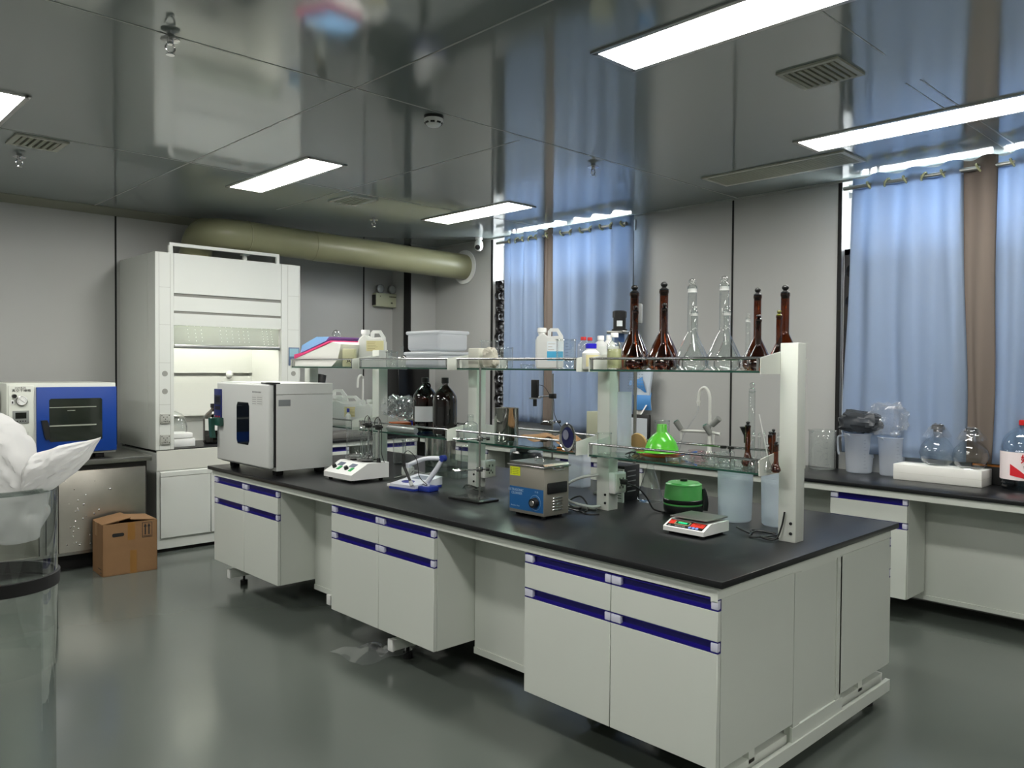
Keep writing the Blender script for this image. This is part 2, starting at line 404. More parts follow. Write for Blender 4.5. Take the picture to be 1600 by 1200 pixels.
def sprinkler(x, y, label):
    t = thing('fire_sprinkler', label, 'sprinkler', (x, y, H), group='ceiling sprinklers')
    MB().lathe([(0, 0), (.014, 0), (.016, -.012), (.036, -.018), (.036, -.022), (.012, -.024), (.012, -.04), (0, -.04)]).build('escutcheon', CHROME, t)
    f = MB()
    for s in (-1, 1): f.tube([(s * .008, 0, -.036), (s * .018, 0, -.05), (s * .012, 0, -.066), (0, 0, -.072)], .0035, 6)
    f.cyl(0, 0, -.078, -.072, .006, 10); f.build('yoke', CHROME, t)
    MB().cyl(0, 0, -.081, -.078, .017, 14).build('deflector', CHROME, t)
sprinkler(1.213, 3.242 - .02, 'chrome ceiling sprinkler at upper left of the photo, the largest seen')
sprinkler(3.906, 3.343, 'small dark ceiling sprinkler left of the curtain reflections, above the flasks')
sprinkler(1.227, 5.704, 'tiny ceiling sprinkler below the small vent at the left edge')
sprinkler(3.974, 5.913, 'tiny ceiling sprinkler just above the grey-green duct')
t = thing('smoke_detector', 'round white smoke detector on the ceiling', 'smoke detector', (2.585, 3.30, H))
MB().lathe([(0, 0), (.052, 0), (.052, -.012), (.048, -.016), (0, -.016)], n=28).build('base', BLACK, t)
MB().lathe([(.05, -.014), (.05, -.028), (.036, -.046), (.03, -.052), (0, -.055)], n=28).build('cover', WHITE, t)
v = MB()
for k in range(8):
    a = 2 * PI * k / 8; M = Matrix.Rotation(a, 4, 'Z')
    v.box(.036, .046, -.011, .011, -.041, -.033, M=M)
v.build('slots', BLACK, t)
# security camera
p = at(747, 384, 'x', 5.32)
t = thing('security_camera', 'white dome-eyed security camera on the ceiling above the duct end', 'camera', (5.33, p.y, H))
MB().lathe([(0, 0), (.036, 0), (.036, -.02), (.02, -.03), (0, -.03)]).build('mount', WHITE, t)
MB().lathe([(0, -.02), (.03, -.03), (.042, -.055), (.044, -.09), (.036, -.118), (.018, -.134), (0, -.138)], n=28).build('body', WHITE, t)
M = Matrix.Translation((-.026, -.014, -.10)) @ Vector((-.7, -.6, -.35)).to_track_quat('Z', 'Y').to_matrix().to_4x4()
MB().lathe([(0, .0), (.026, .0), (.026, .012), (.018, .019), (0, .021)], n=24, M=M).build('lens', BLACK, t)
# duct
PVC = mat('grey_green_pvc', '8b8b6c', 0.38, var=0.08, vscale=3)
t = thing('exhaust_duct', 'thick grey-green plastic exhaust duct running from fume hood to wall', 'duct', (2.9, 6.9, 2.37))
DR = .132; 
MB().tube([(-.06, .08, 0.005), (-.06, .08, .06), (-.06, .06, .13), (-.06, .0, .20), (-.055, -.07, .232), (-.03, -.15, .237), (.03, -.21, .238), (.12, -.24, .238), (.26, -.254, .236)], DR, 28, smooth=3).build('elbow', PVC, t)
MB().rod((.22, -.25, .237), (2.55, -.48, .160), DR, 32).build('pipe', PVC, t)
MB().rod((.86, -.3132, .2158), (1.0, -.327, .2112), DR + .004, 32).build('joint', PVC, t)
c = MB()
c.torus((.25, -.253, .236), DR, .006, M=Matrix.Rotation(PI / 2, 3, 'Y'), n=32, m=6)
M2 = Matrix.Rotation(PI / 2, 3, 'Y')
c.torus((-.05, -.11, .236), DR, .007, M=Matrix.Rotation(-.3, 3, 'Z') @ Matrix.Rotation(math.radians(90), 3, 'X'), n=32, m=6)
c.build('collar', PVC, t)
f = MB(); f.lathe([(DR - .002, 0), (DR + .045, 0), (DR + .045, .014), (DR - .002, .014)], n=40, M=Matrix.Translation((2.54, -.48, .160)) @ Matrix.Rotation(PI / 2, 4, 'Y'))
f.build('wall_flange', WHITE, t)
# emergency light
t = thing('emergency_light', 'twin-head emergency light on the back wall under the duct', 'emergency light', (5.0, 7.25, 2.2))
EML = mat('emergency_case', 'b2b69a', 0.5)
B(-.14, .14, -.07, 0, -.075, .07, bev=.006).build('case', EML, t)
B(-.146, -.139, -.065, 0, -.06, .05).build('end_cap', BLACK, t)
for s in (-1, 1):
    M = Matrix.Translation((s * .078 + .0, -.04, .118)) @ Matrix.Rotation(PI / 2, 4, 'X')
    MB().lathe([(0, -.02), (.03, -.018), (.047, .0), (.049, .028), (.043, .03), (.038, .022), (0, .02)], n=24, M=M).build('lamp_head', GREYP, t)
    MB().lathe([(0, .026), (.025, .025), (.04, .022)], n=24, M=M).build('lens', mat('lamp_lens', 'aab0b0', .15), t)
m = MB()
for k in range(9): m.box(.03 + k * .011, .038 + k * .011, -.0712, -.07, .03, .042)
m.box(-.09, -.083, -.0712, -.07, .03, .042); m.box(.05, .06, -.0712, -.07, -.04, -.022); m.box(.064, .074, -.0712, -.07, -.04, -.022)
m.build('printing', mat('dark_print', '3b4030', .6), t)
MB().tube([(.14, -.03, -.06), (.17, -.03, -.09), (.19, -.02, -.12), (.16, -.006, -.16)], .004).build('cable', GREYP, t)
# ------------------------------------------------------------------ island bench
X0, X1, Y0, Y1, T = 2.26, 3.735, 1.373, 5.357, 0.80
o = MB().box(X0, X1, Y0, Y1, T - .024, T, bev=.003).build('worktop', TOP); tag(o, 'long black worktop of the central island bench', 'worktop')
def cabinet(label, loc, rz, L=.9, D=.52, nd=2, h0=.165, h1=.735, group=None):
    """local: front faces -y, width along x, depth +y"""
    t = thing('base_cabinet', label, 'cabinet', loc, rz, group)
    MB().box(0, L, .02, D, h0, h1 - .002).build('body', CAB, t)
    wd = L / nd; g = .0015
    for k in range(nd):
        a, b = k * wd + g, (k + 1) * wd - g
        for kind, z0, z1 in (('drawer', .593, h1 - .042), ('door', h0, .553)):
            p = MB().box(a, b, 0, .019, z0, z1, bev=.0015, seg=1).build(kind, CAB, t)
            hz = z1
            hd = MB()
            hd.prism([(.001, hz), (.001, hz + .0035), (.017, hz + .010), (.0185, hz + .03), (.017, hz + .036), (.001, hz + .036), (.001, hz + .0395), (.0205, hz + .0395), (.0205, hz)], a, b, 'yz', M=Matrix(((1, 0, 0, 0), (0, 1, 0, 0), (0, 0, 1, 0), (0, 0, 0, 1))))
            q = hd.build('handle', NAVY, p)
            for e0, e1 in ((a, a + .045), (b - .028, b)):
                MB().box(e0, e1, .0, .018, hz + .0042, hz + .0352, bev=.004, seg=2).build('end_cap', CAPW, q)

    return t
RZ = -PI / 2
G = 'white base cabinets with navy handles'
c3 = cabinet('white double cabinet with navy handles nearest the camera, at the island end', (X0 + .02, 2.298, 0), RZ)
c2 = cabinet('middle white double cabinet with navy handles under the island worktop', (X0 + .02, 3.790, 0), RZ)
c1 = cabinet('farthest white double cabinet with navy handles, under the drying oven', (X0 + .02, 5.294, 0), RZ)
c6 = cabinet('white cabinet on the far side of the island, only its end panel showing', (X1 - .022, 1.397, 0), PI / 2)
# island frame
t = thing('bench_frame', 'white steel C-frame of the island bench with end rail and feet', 'bench frame', (0, 0, 0))
m = MB()
m.box(X0 + .022, X0 + .045, Y0 + .03, Y1 - .03, .737, T - .025); m.box(X1 - .045, X1 - .022, Y0 + .03, Y1 - .03, .737, T - .025)
m.box(X0 + .02, X1 - .02, Y0 + .028, Y0 + .055, .722, T - .025); m.box(X0 + .02, X1 - .02, Y1 - .06, Y1 - .03, .737, T - .025)
for y in (1.846, 3.30, 4.84): m.box(X0 + .0215, X0 + .03, y - .003, y + .003, .738, T - .026)
m.build('apron', FRAMEW, t)
m = MB()
m.box(2.802, 2.855, Y0 + .024, Y0 + .06, .08, .73); m.box(3.163, 3.205, Y0 + .024, Y0 + .06, .08, .73); m.box(2.855, 3.163, Y0 + .030, Y0 + .05, .14, .725)
m.build('end_panel', CAB, t)
m = MB(); m.prism([(2.30, .082), (2.36, .15), (3.70, .15), (3.70, .082)], Y0 + .022, Y0 + .03, 'xz')
# notched lower strip: solid in the middle, rail under the notches
m = MB()
m.box(2.30, 3.70, Y0 + .016, Y0 + .035, .045, .095); m.box(2.795, 3.22, Y0 + .022, Y0 + .035, .095, .15)
m.box(2.30, 3.70, Y0 + .035, Y0 + .085, .045, .053)
m.build('end_rail', FRAMEW, t)
for y, xs in ((1.44, 2.32), (2.2, 2.5), (3.28, 2.32), (4.17, 2.5), (5.14, 2.32)):
    b = MB(); b.box(xs, 3.68, y - .02, y + .02, .062, .118, bev=.004)
    zt_ = .735 if y in (4.17,) else .160
    b.box(2.525, 2.565, y - .02, y + .02, .1, zt_); b.box(3.435, 3.475, y - .02, y + .02, .1, .16)
    b.build('floor_beam', FRAMEW, t)
    for x in (xs - .005, 3.685): B(x - .006, x + .006, y - .021, y + .021, .06, .12, bev=.003).build('beam_cap', WHITE, t)
    for x in (xs + .1, 3.58): MB().cyl(x, y, 0, .03, .024, 16).cyl(x, y, .03, .065, .008, 10).build('foot', RUBBER, t)
for ya, yb in ((2.302, 2.886), (3.794, 4.39)):
    m = MB(); m.box(2.528, 2.545, ya, yb, .135, .735); m.box(2.522, 2.55, ya, yb, .105, .135); m.build('back_panel', CAB, t)
MB().box(2.83, 3.18, 2.302, 5.3, .105, .135).build('lower_rail', FRAMEW, t)
m = MB(); m.box(2.53, 3.2, 5.29, 5.30, .135, .74); m.build('side_panel', CAB, t)
# plastic sheet scrap on floor
o = MB().grid(lambda u, v: (2.17 + .42 * u, 3.62 - .30 * v - .1 * u, .003 + .05 * u * v + .012 * math.sin(9 * u + 5 * v) ** 2), 16, 12).build('plastic_sheet', FILM)
tag(o, 'clear plastic sheet lying on the floor under the middle cabinet', 'plastic sheet')
# ------------------------------------------------------------------ reagent shelf
ZL, ZU, SX0, SX1 = 1.083, 1.480, 2.832, 3.205
PY = [1.488, 2.436, 3.400, 4.372, 5.26]; PD = .075; PX0, PX1 = 2.982, 3.052
t = thing('reagent_rack', 'two-tier reagent shelf rack of white posts and brackets on the island', 'shelf rack', (0, 0, T))
for i, y in enumerate(PY):
    p = MB().box(PX0, PX1, y, y + PD, 0, 1.592 - T, bev=.003).build('post', FRAMEW, t)
    s = MB()
    for z in (.035, .075): s.cyl(0, 0, 0, .004, .006, 12, M=Matrix.Translation((PX0, y + .02, z)) @ Matrix.Rotation(-PI / 2, 4, 'Y'))
    s.build('bolt', BLACK, p)
    for Z in (ZL - .008, ZU - .008):
        for sgn in (-1, 1):
            xa, xb = (SX0 - .004, PX0) if sgn < 0 else (SX1 + .004, PX1)
            b = MB()
            for yy in [q for q in (y - .003, y + PD - .001) if (q > y or i > 0) and (q < y or i < 4)]:
                b.prism([(xa, Z - T - .004), (xb, Z - T - .004), (xb, Z - T + .085), (xa, Z - T + .060)], yy, yy + .004, 'xz')
            b.build('bracket', FRAMEW, t)
bays = ['near', 'second', 'third', 'far']
def lbl(k, up):
    where = ['nearest the camera, by the balance', 'above the ultrasonic cleaner', 'above the blue and white pH meter', 'behind the drying oven'][k]
    return ('upper' if up else 'lower') + ' green-edged glass shelf board ' + where
EDGE = mat('glass_edge_green', '1c4a3c', 0.15, spec=0.9)
for k in range(4):
    ya, yb = PY[k] + PD + .004, PY[k + 1] - .004
    if k == 3: yb = 5.25
    for up, Z in ((0, ZL), (1, ZU)):
        g = thing('glass_shelf', lbl(k, up), 'glass shelf', ((SX0 + SX1) / 2, (ya + yb) / 2, Z - .008)); hx, hy = (SX1 - SX0) / 2, (yb - ya) / 2
        MB().box(-hx, hx, -hy, hy, .0, .008).build('board', GLASSG, g, smooth=False)
        e = MB(); e.box(-hx - .0008, -hx, -hy, hy, 0, .008); e.box(hx, hx + .0008, -hy, hy, 0, .008); e.build('polished_edge', EDGE, g, smooth=False)
        for sgn in (-1, 1):
            r = MB(); r.rod((sgn * (hx - .002), -hy - .004, .058), (sgn * (hx - .002), hy + .004, .058), .0055, 12)
            r.build('guard_rail', CHROME, g)
            for s2 in (-1, 1): MB().rod((sgn * (hx - .002), s2 * (hy - .012), .008), (sgn * (hx - .002), s2 * (hy - .012), .058), .005, 10).build('rail_support', CHROME, g)
# sockets on posts
def socket(px, y, z, label, cord=True):
    q = thing('power_socket', label, 'socket', (px, y, z))
    B(-.0, .085, -.038, 0.0, -.05, .05, bev=.004).build('housing', WHITE, q)
    B(.006, .079, -.044, -.037, -.043, .043, bev=.004).build('faceplate', mat('socket_face', 'c9cbbf', .45), q)
    h = MB()
    for a, b in ((.03, .02), (.055, .02), (.03, -.02), (.055, -.02), (.042, -.008)): h.box(a - .003, a + .003, -.0452, -.044, b - .006, b + .006)
    h.build('holes', BLACK, q)
socket(PX0 + .0, PY[1] - .0, .935, 'white power socket on the second shelf post, behind the green pot')
socket(PX0 + .03, PY[2] - .0, .905, 'white power socket low on the third shelf post, behind the clamp stand')
# ------------------------------------------------------------------ window-side counter and back counter
o = MB().box(4.83, 5.458, -1.0, 6.40, T - .024, T, bev=.003).build('worktop', TOP); tag(o, 'black worktop of the counter along the curtained window wall', 'worktop')
tf = thing('bench_frame', 'white steel frame and kneehole panels of the window counter', 'bench frame', (0, 0, 0))
m = MB(); m.box(4.845, 4.87, -1, 6.38, .735, T - .025)
for y in (1.965, .6, 3.6, 4.9): m.box(4.844, 4.846, y - .002, y + .002, .737, T - .027)
m.build('apron', FRAMEW, tf)
MB().box(5.17, 5.188, -1, 6.38, .115, .775).build('back_panel', CAB, tf)
MB().box(5.16, 5.19, -1, 6.38, .09, .118).build('lower_rail', FRAMEW, tf)
f = MB()
for k, y in enumerate((-.8, .2, 1.2, 2.4, 3.4, 4.4, 5.4, 6.2)): f.box(5.2, 5.24, y - .02, y + .02, .0, .775)
f.build('leg', FRAMEW, tf)
cabinet('white single-drawer cabinet with navy handles under the window counter', (4.862, 2.202, 0), RZ, L=.459, nd=1, h0=.145, D=.29)
cabinet('white cabinet with navy handles under the window counter, seen past the clamp stand', (4.862, 4.55, 0), RZ, L=.9, nd=2, D=.23)
cabinet('white cabinet under the window counter seen between glassware below the shelf', (4.862, 6.30, 0), RZ, L=.9, nd=2, D=.23)
o = MB().box(3.60, 5.458, 6.405, 6.915, T - .024, T, bev=.003); o.box(3.6, 5.115, 6.915, 7.245, T - .024, T)
o = o.build('worktop', TOP); tag(o, 'black worktop against the back wall beside the fume hood', 'worktop')
cabinet('white double cabinet with navy handles under the back-wall worktop', (3.64, 6.43, 0), 0, L=.42, nd=1, D=.5)
cabinet('white cabinet at the back wall corner, half hidden by bottles', (4.40, 6.43, 0), 0, L=.45, nd=1, D=.5)
tf = thing('bench_frame', 'white frame and back panel of the back-wall counter', 'bench frame', (0, 0, 0))
MB().box(3.62, 4.85, 6.42, 6.445, .737, T - .025).build('apron', FRAMEW, tf)
MB().box(3.62, 5.45, 6.94, 6.955, .1, .775).build('back_panel', CAB, tf)
f = MB(); f.box(3.62, 3.66, 7.1, 7.14, 0, .775); f.box(4.3, 4.34, 7.0, 7.04, 0, .775); f.box(3.62,3.66,6.6,7.1,.03,.07)
f.build('leg', FRAMEW, tf)
# ------------------------------------------------------------------ fume hood
HY = 6.43; HX0, HX1, HZ = 2.30, 3.55, 2.37
t = thing('fume_hood', 'tall white fume hood cabinet with open sash under the duct', 'fume hood', (0, 0, 0))
HW = mat('hood_enamel', 'd0d3cd', 0.32)
m = MB()
m.box(HX0, HX0 + .02, HY + .161, 7.245, .812, HZ - .02); m.box(HX1 - .02, HX1, HY + .161, 7.245, .812, HZ - .02); m.box(HX0, HX1, HY + .161, 7.245, HZ - .0199, HZ); m.box(HX0 + .15, HX1 - .19, HY + .02, HY + .16, HZ - .0199, HZ); m.box(HX0 + .02, HX1 - .02, 7.2, 7.245, .80, HZ - .02)
m.build('carcass', HW, t)
for xa, xb in ((HX0, HX0 + .145), (HX1 - .18, HX1)):
    c = MB(); c.box(xa, xb, HY, HY + .16, .812, HZ, bev=.003, seg=1)
    c = c.build('front_column', HW, t)
    d = MB(); e0, e1 = xa + .03, xb - .028
    if xa > 3: e0, e1 = xa + .06, xb - .012
    d.box(e0 - .001, e0 + .001, HY - .0008, HY, .815, HZ - .01); d.box(e1 - .001, e1 + .001, HY - .0008, HY, .815, HZ - .01)
    for z in (2.095, 1.80, 1.50, 1.17): d.box(e0, e1, HY - .0008, HY, z - .001, z + .001)
    d.build('panel_joint', mat('joint_grey', '9b9c93', .6), c)
    k = MB()
    for z in (1.415, 1.275):
        k.cyl(0, 0, 0, .002, .022, 24, M=Matrix.Translation(((e0 + e1) / 2, HY, z)) @ Matrix.Rotation(PI / 2, 4, 'X'))
    k.build('blanking_disc', mat('disc_grey', '8f9089', .5), c)
    if xa < 3:
        for z in (1.06, .895):
            s = MB().box(e0 + .004, e1 - .004, HY - .012, HY, z - .038, z + .038, bev=.003).build('socket', mat('socket_grey', 'a9aaa2', .5), c)
            h = MB()
            for a, b in ((-.014, .012), (.012, .012), (0, -.004), (-.012, -.02), (.012, -.02), (-.028, .025), (.028, .025), (-.028, -.025), (.028, -.025), (0, -.022)):
                xx = (e0 + e1) / 2 + a; h.box(xx - .0028, xx + .0028, HY - .0126, HY - .012, z + b - .004, z + b + .004)
            h.build('socket_holes', INK, s)
    else:
        dsp = B(e0 + .006, e1 + .002, HY - .006, HY, 1.485, 1.645, bev=.002).build('control_panel', mat('panel_blue_grey', '5c6b86', .35), c)
        B(e0 + .014, e1 - .008, HY - .007, HY - .006, 1.565, 1.635).build('display', mat('lcd', '8fb4c4', .3), dsp)
        k = MB()
        for a in range(3):
            for b in range(3): k.cyl(0, 0, 0, .002, .0085, 10, M=Matrix.Translation((e0 + .026 + a * .024, HY - .006, 1.50 + b * .02)) @ Matrix.Rotation(PI / 2, 4, 'X'))
        k.build('keypad', mat('key_violet', '2c2a80', .4), dsp)
m = MB(); xa, xb = HX0 + .147, HX1 - .182
m.box(xa, xb, HY + .004, HY + .02, 2.055, HZ); m.box(xa, xb, HY + .008, HY + .02, 1.915, 2.03); m.box(xa, xb, HY + .006, HY + .02, 1.80, 1.895)
m.build('front_panel', HW, t)
m = MB(); m.box(xa, xb, HY + .014, HY + .03, 2.03, 2.055); m.box(xa, xb, HY + .014, HY + .03, 1.895, 1.915); m.build('vent_slot', mat('slot_grey', '7d7d76', .6), t)
s = MB().box(xa + .01, xb - .01, HY + .03, HY + .036, 1.64, 1.82).build('sash_glass', glass('sash_glass', tint=(.62, .64, .62), edge=(.4, .42, .4), milk=.35, milkcol=(.62, .64, .6)), t)
MB().box(xa + .004, xb - .004, HY + .01, HY + .05, 1.617, 1.65, bev=.008, seg=3).build('sash_handle', ALU, t)
m = MB()
for cx in (2.56, 2.62, 2.67, 2.83, 2.88, 2.93, 2.985, 3.03, 3.07, 3.20, 3.24, 3.28):
    for k in range(7 if cx > 3.1 else 5): m.cyl(0, 0, 0, .001, .0035, 8, M=Matrix.Translation((cx + .004 * k, HY + .029, 1.80 - k * (.022 if cx > 3.1 else .030))) @ Matrix.Rotation(PI / 2, 4, 'X'))
m.build('sash_reflection_dots', WHITE, t)  # white dots imitate a perforated pattern reflected in the sash glass
m = MB()
m.box(HX0 + .02, xb + .05, 6.97, 6.985, 1.415, 2.2); m.box(HX0 + .02, xb + .05, 6.97, 6.985, 1.04, 1.385); m.box(HX0 + .02, xb + .05, 7.04, 7.05, .80, 1.6)
m.build('baffle', CAB2, t)
for xx in (HX0 + .146, HX1 - .19): MB().box(xx, xx + .008, HY + .03, 7.19, .816, 2.2).build('inner_wall', CAB2, t)
mk = MB().lathe([(.0, 0), (.030, 0), (.034, .008), (.026, .02), (.010, .026), (0, .028)], n=20, M=Matrix.Translation((3.14, 6.968, 1.40)) @ Matrix.Rotation(PI / 2, 4, 'X')).build('baffle_knob', WHITE, t)
MB().box(HX0 + .3, HX1 - .4, HY + .10, HY + .17, 2.155, 2.18).build('hood_lamp', mat('hood_lamp_tube', 'fffdf6', .5, emit=28), t)
MB().box(HX0 + .02, HX1 - .02, HY + .03, 7.2, .795, .815).build('work_surface', TOP, t)
m = MB(); m.box(HX0 + .010, HX1 - .01, HY - .004 + .01, 7.24, .085, .79, bev=.002, seg=1); m.build('base_cabinet', HW, t)
MB().box(HX0 + .012, HX1 - .012, HY + .0, HY + .02, .65, .806).build('apron', mat('hood_apron', 'cfcfc6', .4), t)
for a, b in ((HX0 + .035, 2.735), (2.74, 3.13), (3.135, HX1 - .03)):
    MB().box(a, b, HY - .012, HY + .008, .115, .598, bev=.002, seg=1).build('door', HW, t)
MB().prism([(HY - .014, .602), (HY - .014, .635), (HY + .008, .645), (HY + .008, .602)], HX0 + .035, HX1 - .03, 'yz').build('door_pull', HW, t)
MB().box(HX0 + .01, HX1 - .01, HY + .0, 7.2, .03, .10).build('plinth', HW, t)
MB().box(HX0 + .02, HX1 - .02, HY + .03, 7.2, 0, .03).build('toe_gap', BLACKM, t)
m = MB()
for a in (2.413, 3.325): m.box(a, a + .026, HY + .004, HY + .03, HZ, HZ + .058)
m.box(2.413, 3.351, HY + .004, HY + .03, HZ + .056, HZ + .082); m.box(2.405, 2.412, HY + .004, HY + .03, HZ, HZ + .06)
m.build('top_frame', HW, t)
m = MB(); m.cyl(3.08, HY + .1, HZ, HZ + .06, .02, 16); m.box(3.05, 3.11, HY + .07, HY + .12, HZ + .05, HZ + .062); m.build('duct_support', HW, t)
MB().cyl(2.84, 6.98, HZ - .005, HZ + .02, .16, 32).build('outlet_collar', PVC, t)
# things in hood
def bottle_big(loc, label, r=.078, h=.32, lab=None, m=AMBERD, group=None, fill=True, lc='d9d9d6', lz=(.08, .19), la=(-PI, PI), capm=BLACK, ring=True):
    t = thing('reagent_bottle', label, 'bottle', loc, 0, group)
    pr = [(0, .004), (r * .85, 0), (r, .012), (r, h * .60), (r * .93, h * .68), (r * .7, h * .76), (r * .36, h * .84), (r * .25, h * .87), (r * .24, h * .92)]
    MB().lathe(pr, n=40).build('glass_body', m, t)
    if fill:
        MB().lathe([(0, .008), (r * .93, .01), (r * .96, .02), (r * .96, h * .5), (0, h * .5)], n=32).build('contents', mat('dark_brown_liquid', '1d0b05', .2), t)
    MB().lathe([(r * .27, h * .9), (r * .30, h * .905), (r * .30, h * .995), (r * .27, h), (0, h)], n=24).build('cap', capm, t)
    if ring: MB().torus((r * -.05, -r * .42, h * .84), .018, .006, M=Matrix.Rotation(PI / 2, 3, 'X'), n=16, m=6).build('finger_ring', m, t)
    if lab:
        a0, a1 = la
        q = MB().grid(lambda u, v: ((r + .0008) * math.cos(a0 + (a1 - a0) * u), (r + .0008) * math.sin(a0 + (a1 - a0) * u), lz[0] + (lz[1] - lz[0]) * v), 24, 1).build('label_sheet', mat('label_' + lc, lc, .6), t)
    return t
RV = math.radians(-44)
def ps(px, p): return px * (Vector(p) - Vector((0, 0, CH))).dot(CF) / FPX
def onx(px, X, z, py=600):
    q = at(px, py, 'x', X); return Vector((X, q.y, z))
def onz(px, py, z): q = at(px, py, 'z', z); return Vector((q.x, q.y, z))
# bottle and white packs in the fume hood
bottle_big((2.88, 6.70, .815), 'brown glass bottle with white label inside the fume hood', r=.085, h=.34, lab=1, m=AMBERD, la=(-2.9, -.5), lz=(.115, .215))
t = thing('glass_dome', 'clear glass dome over white packs at the left inside the fume hood', 'glass dome', (2.50, 6.66, .93))
MB().lathe([(.13, 0), (.13, .05), (.12, .11), (.09, .15), (.04, .175), (0, .18)], n=32).build('dome', CLEAR, t)
for k, (z, a, lb) in enumerate(((.815, .17, 'lower white foam pack in the fume hood'), (.885, .15, 'upper white foam pack under the glass dome in the fume hood'))):
    o = MB().box(-a + .02, a - .01, -.1, .09, 0, .068 if k == 0 else .044, bev=.008).build('foam_pack', WHITE, loc=(2.50, 6.64, z)); tag(o, lb, 'foam pack')
# ------------------------------------------------------------------ steel cabinet with vacuum oven
t = thing('steel_cabinet', 'dented stainless steel cabinet under the blue vacuum oven', 'cabinet', (0, 0, 0))
sx0 = -.6
MB().box(sx0, 2.20, 6.22, 7.2, .762, .80, bev=.003).build('top_plate', STEEL, t)
MB().box(sx0 + .02, 2.185, 6.29, 7.18, .14, .762).build('body', mat('dark_steel', '3c3b38', .5, metal=.6), t)
for a, b in ((1.575, 2.165), (.86, 1.45), (.2, .84)):
    MB().box(a, b, 6.255, 6.29, .145, .722, bev=.004).build('door', mat('dented_steel', 'bab6ac', .34, metal=1, bump=.25, bscale=5, var=.10, vscale=5), t)
m = MB(); m.box(1.455, 1.49, 6.25, 6.29, .14, .75); m.box(1.50, 1.545, 6.26, 6.29, .14, .74); m.box(sx0 + .02, 2.19, 6.25, 6.29, .125, .145)
m.build('door_post', STEEL, t)
m = MB()
for k in range(34):
    x = 1.60 + .16 * abs(random.gauss(0, 1)) ; z = random.uniform(.17, .66); x = min(x, 2.1)
    m.ball((x, 6.255, z), random.uniform(.003, .008), 8)
m.build('dents', CHROME, t)
MB().box(sx0 + .05, 2.15, 6.37, 7.1, 0.0, .14).build('recessed_base', BLACKM, t)
t = thing('vacuum_oven', 'blue-doored vacuum drying oven with round gauge on steel cabinet', 'vacuum oven', (1.272, 6.30, .80))
OC = mat('oven_case', 'cfd2c8', .4)
MB().box(0, .70, .012, .62, .035, .55, bev=.004).build('case', OC, t)
MB().box(.012, .165, 0.0, .02, .045, .535, bev=.002).build('control_panel', OC, t)
d = MB().box(.178, .70, -.012, .012, .052, .522, bev=.003).build('door', mat('oven_blue', '0b3b8e', .35), t)
MB().prism([(.255, .145), (.265, .135), (.59, .135), (.60, .145), (.60, .43), (.59, .44), (.265, .44), (.255, .43)], -.0135, -.012).build('window', mat('oven_window', '20261f', .08, spec=.8), d)
m = MB()
m.box(.256, .56, -.0145, -.0135, .375, .381); m.box(.256, .56, -.0145, -.0135, .243, .253); m.box(.37, .42, -.0145, -.0135, .352, .356)
m.build('inner_shelf_edges', mat('shelf_dull', '8f9387', .5), d)
MB().prism([(.200, .29), (.235, .292), (.244, .27), (.252, .165), (.246, .155), (.228, .155), (.218, .18)], -.045, -.014).build('handle', BLACK, d)
g = MB().lathe([(0, 0), (.034, 0), (.034, .012), (.031, .014), (.030, .012), (0, .012)], n=32, M=Matrix.Translation((.088, 0, .43)) @ Matrix.Rotation(PI / 2, 4, 'X')).build('gauge', ALU, t)
MB().cyl(0, 0, 0, .0015, .029, 28, M=Matrix.Translation((.088, -.012, .43)) @ Matrix.Rotation(PI / 2, 4, 'X')).build('dial', WHITE, g)
m = MB(); m.box(-.001, .001, 0, .001, -.02, .02, M=Matrix.Translation((.088, -.0146, .43)) @ Matrix.Rotation(math.radians(-50), 4, 'Y'))
for k in range(9):
    a = math.radians(-120 + k * 30); m.box(-.001, .001, 0, .001, .020, .026, M=Matrix.Translation((.088, -.0146, .43)) @ Matrix.Rotation(a, 4, 'Y'))
m.build('needle', INK, g)
k = MB().cyl(0, 0, 0, .03, .013, 20, M=Matrix.Translation((.042, 0, .464)) @ Matrix.Rotation(PI / 2, 4, 'X')).build('valve_knob', BLACK, t)
s = MB().box(.024, .045, -.004, 0, .405, .435, bev=.001).build('switch', WHITE, t); B(.030, .038, -.006, -.004, .413, .428).build('rocker', BLACK, s)
dsp = MB().box(.034, .132, -.006, 0, .275, .362, bev=.002).build('display_unit', mat('display_grey', '7c807c', .5), t)
B(.050, .116, -.0068, -.006, .308, .35).build('screen', mat('screen_dark', '10130f', .15), dsp)
m = MB()
for a in (.062, .08, .095, .11): m.cyl(0, 0, 0, .001, .0045, 10, M=Matrix.Translation((a, -.006, .29)) @ Matrix.Rotation(PI / 2, 4, 'X'))
m.build('buttons', INK, dsp)
kp = MB().box(.055, .132, -.001, 0, .145, .215).build('knob_plate', mat('plate_pale', 'c3c6bd', .5), t)
MB().cyl(0, 0, 0, .02, .024, 24, M=Matrix.Translation((.088, -.001, .178)) @ Matrix.Rotation(PI / 2, 4, 'X')).build('knob', BLACK, kp)
m = MB()
for z in (.195, .18, .166): m.cyl(0, 0, 0, .001, .004, 8, M=Matrix.Translation((.122, -.001, z)) @ Matrix.Rotation(PI / 2, 4, 'X'))
m.cyl(0, 0, 0, .006, .006, 12, M=Matrix.Translation((.115, -.0, .125)) @ Matrix.Rotation(PI / 2, 4, 'X'))
m.build('indicator', INK, t)
text('DZF系列', .017, INK, t, (.082, -.0008, .518)); text('真空干燥箱', .022, INK, t, (.088, -.0008, .499), sx=1.05)
for x in (.1, .6):
    for y in (.08, .55): MB().box(x - .03, x + .03, y - .03, y + .03, 0, .036).build('foot', RUBBER, t)
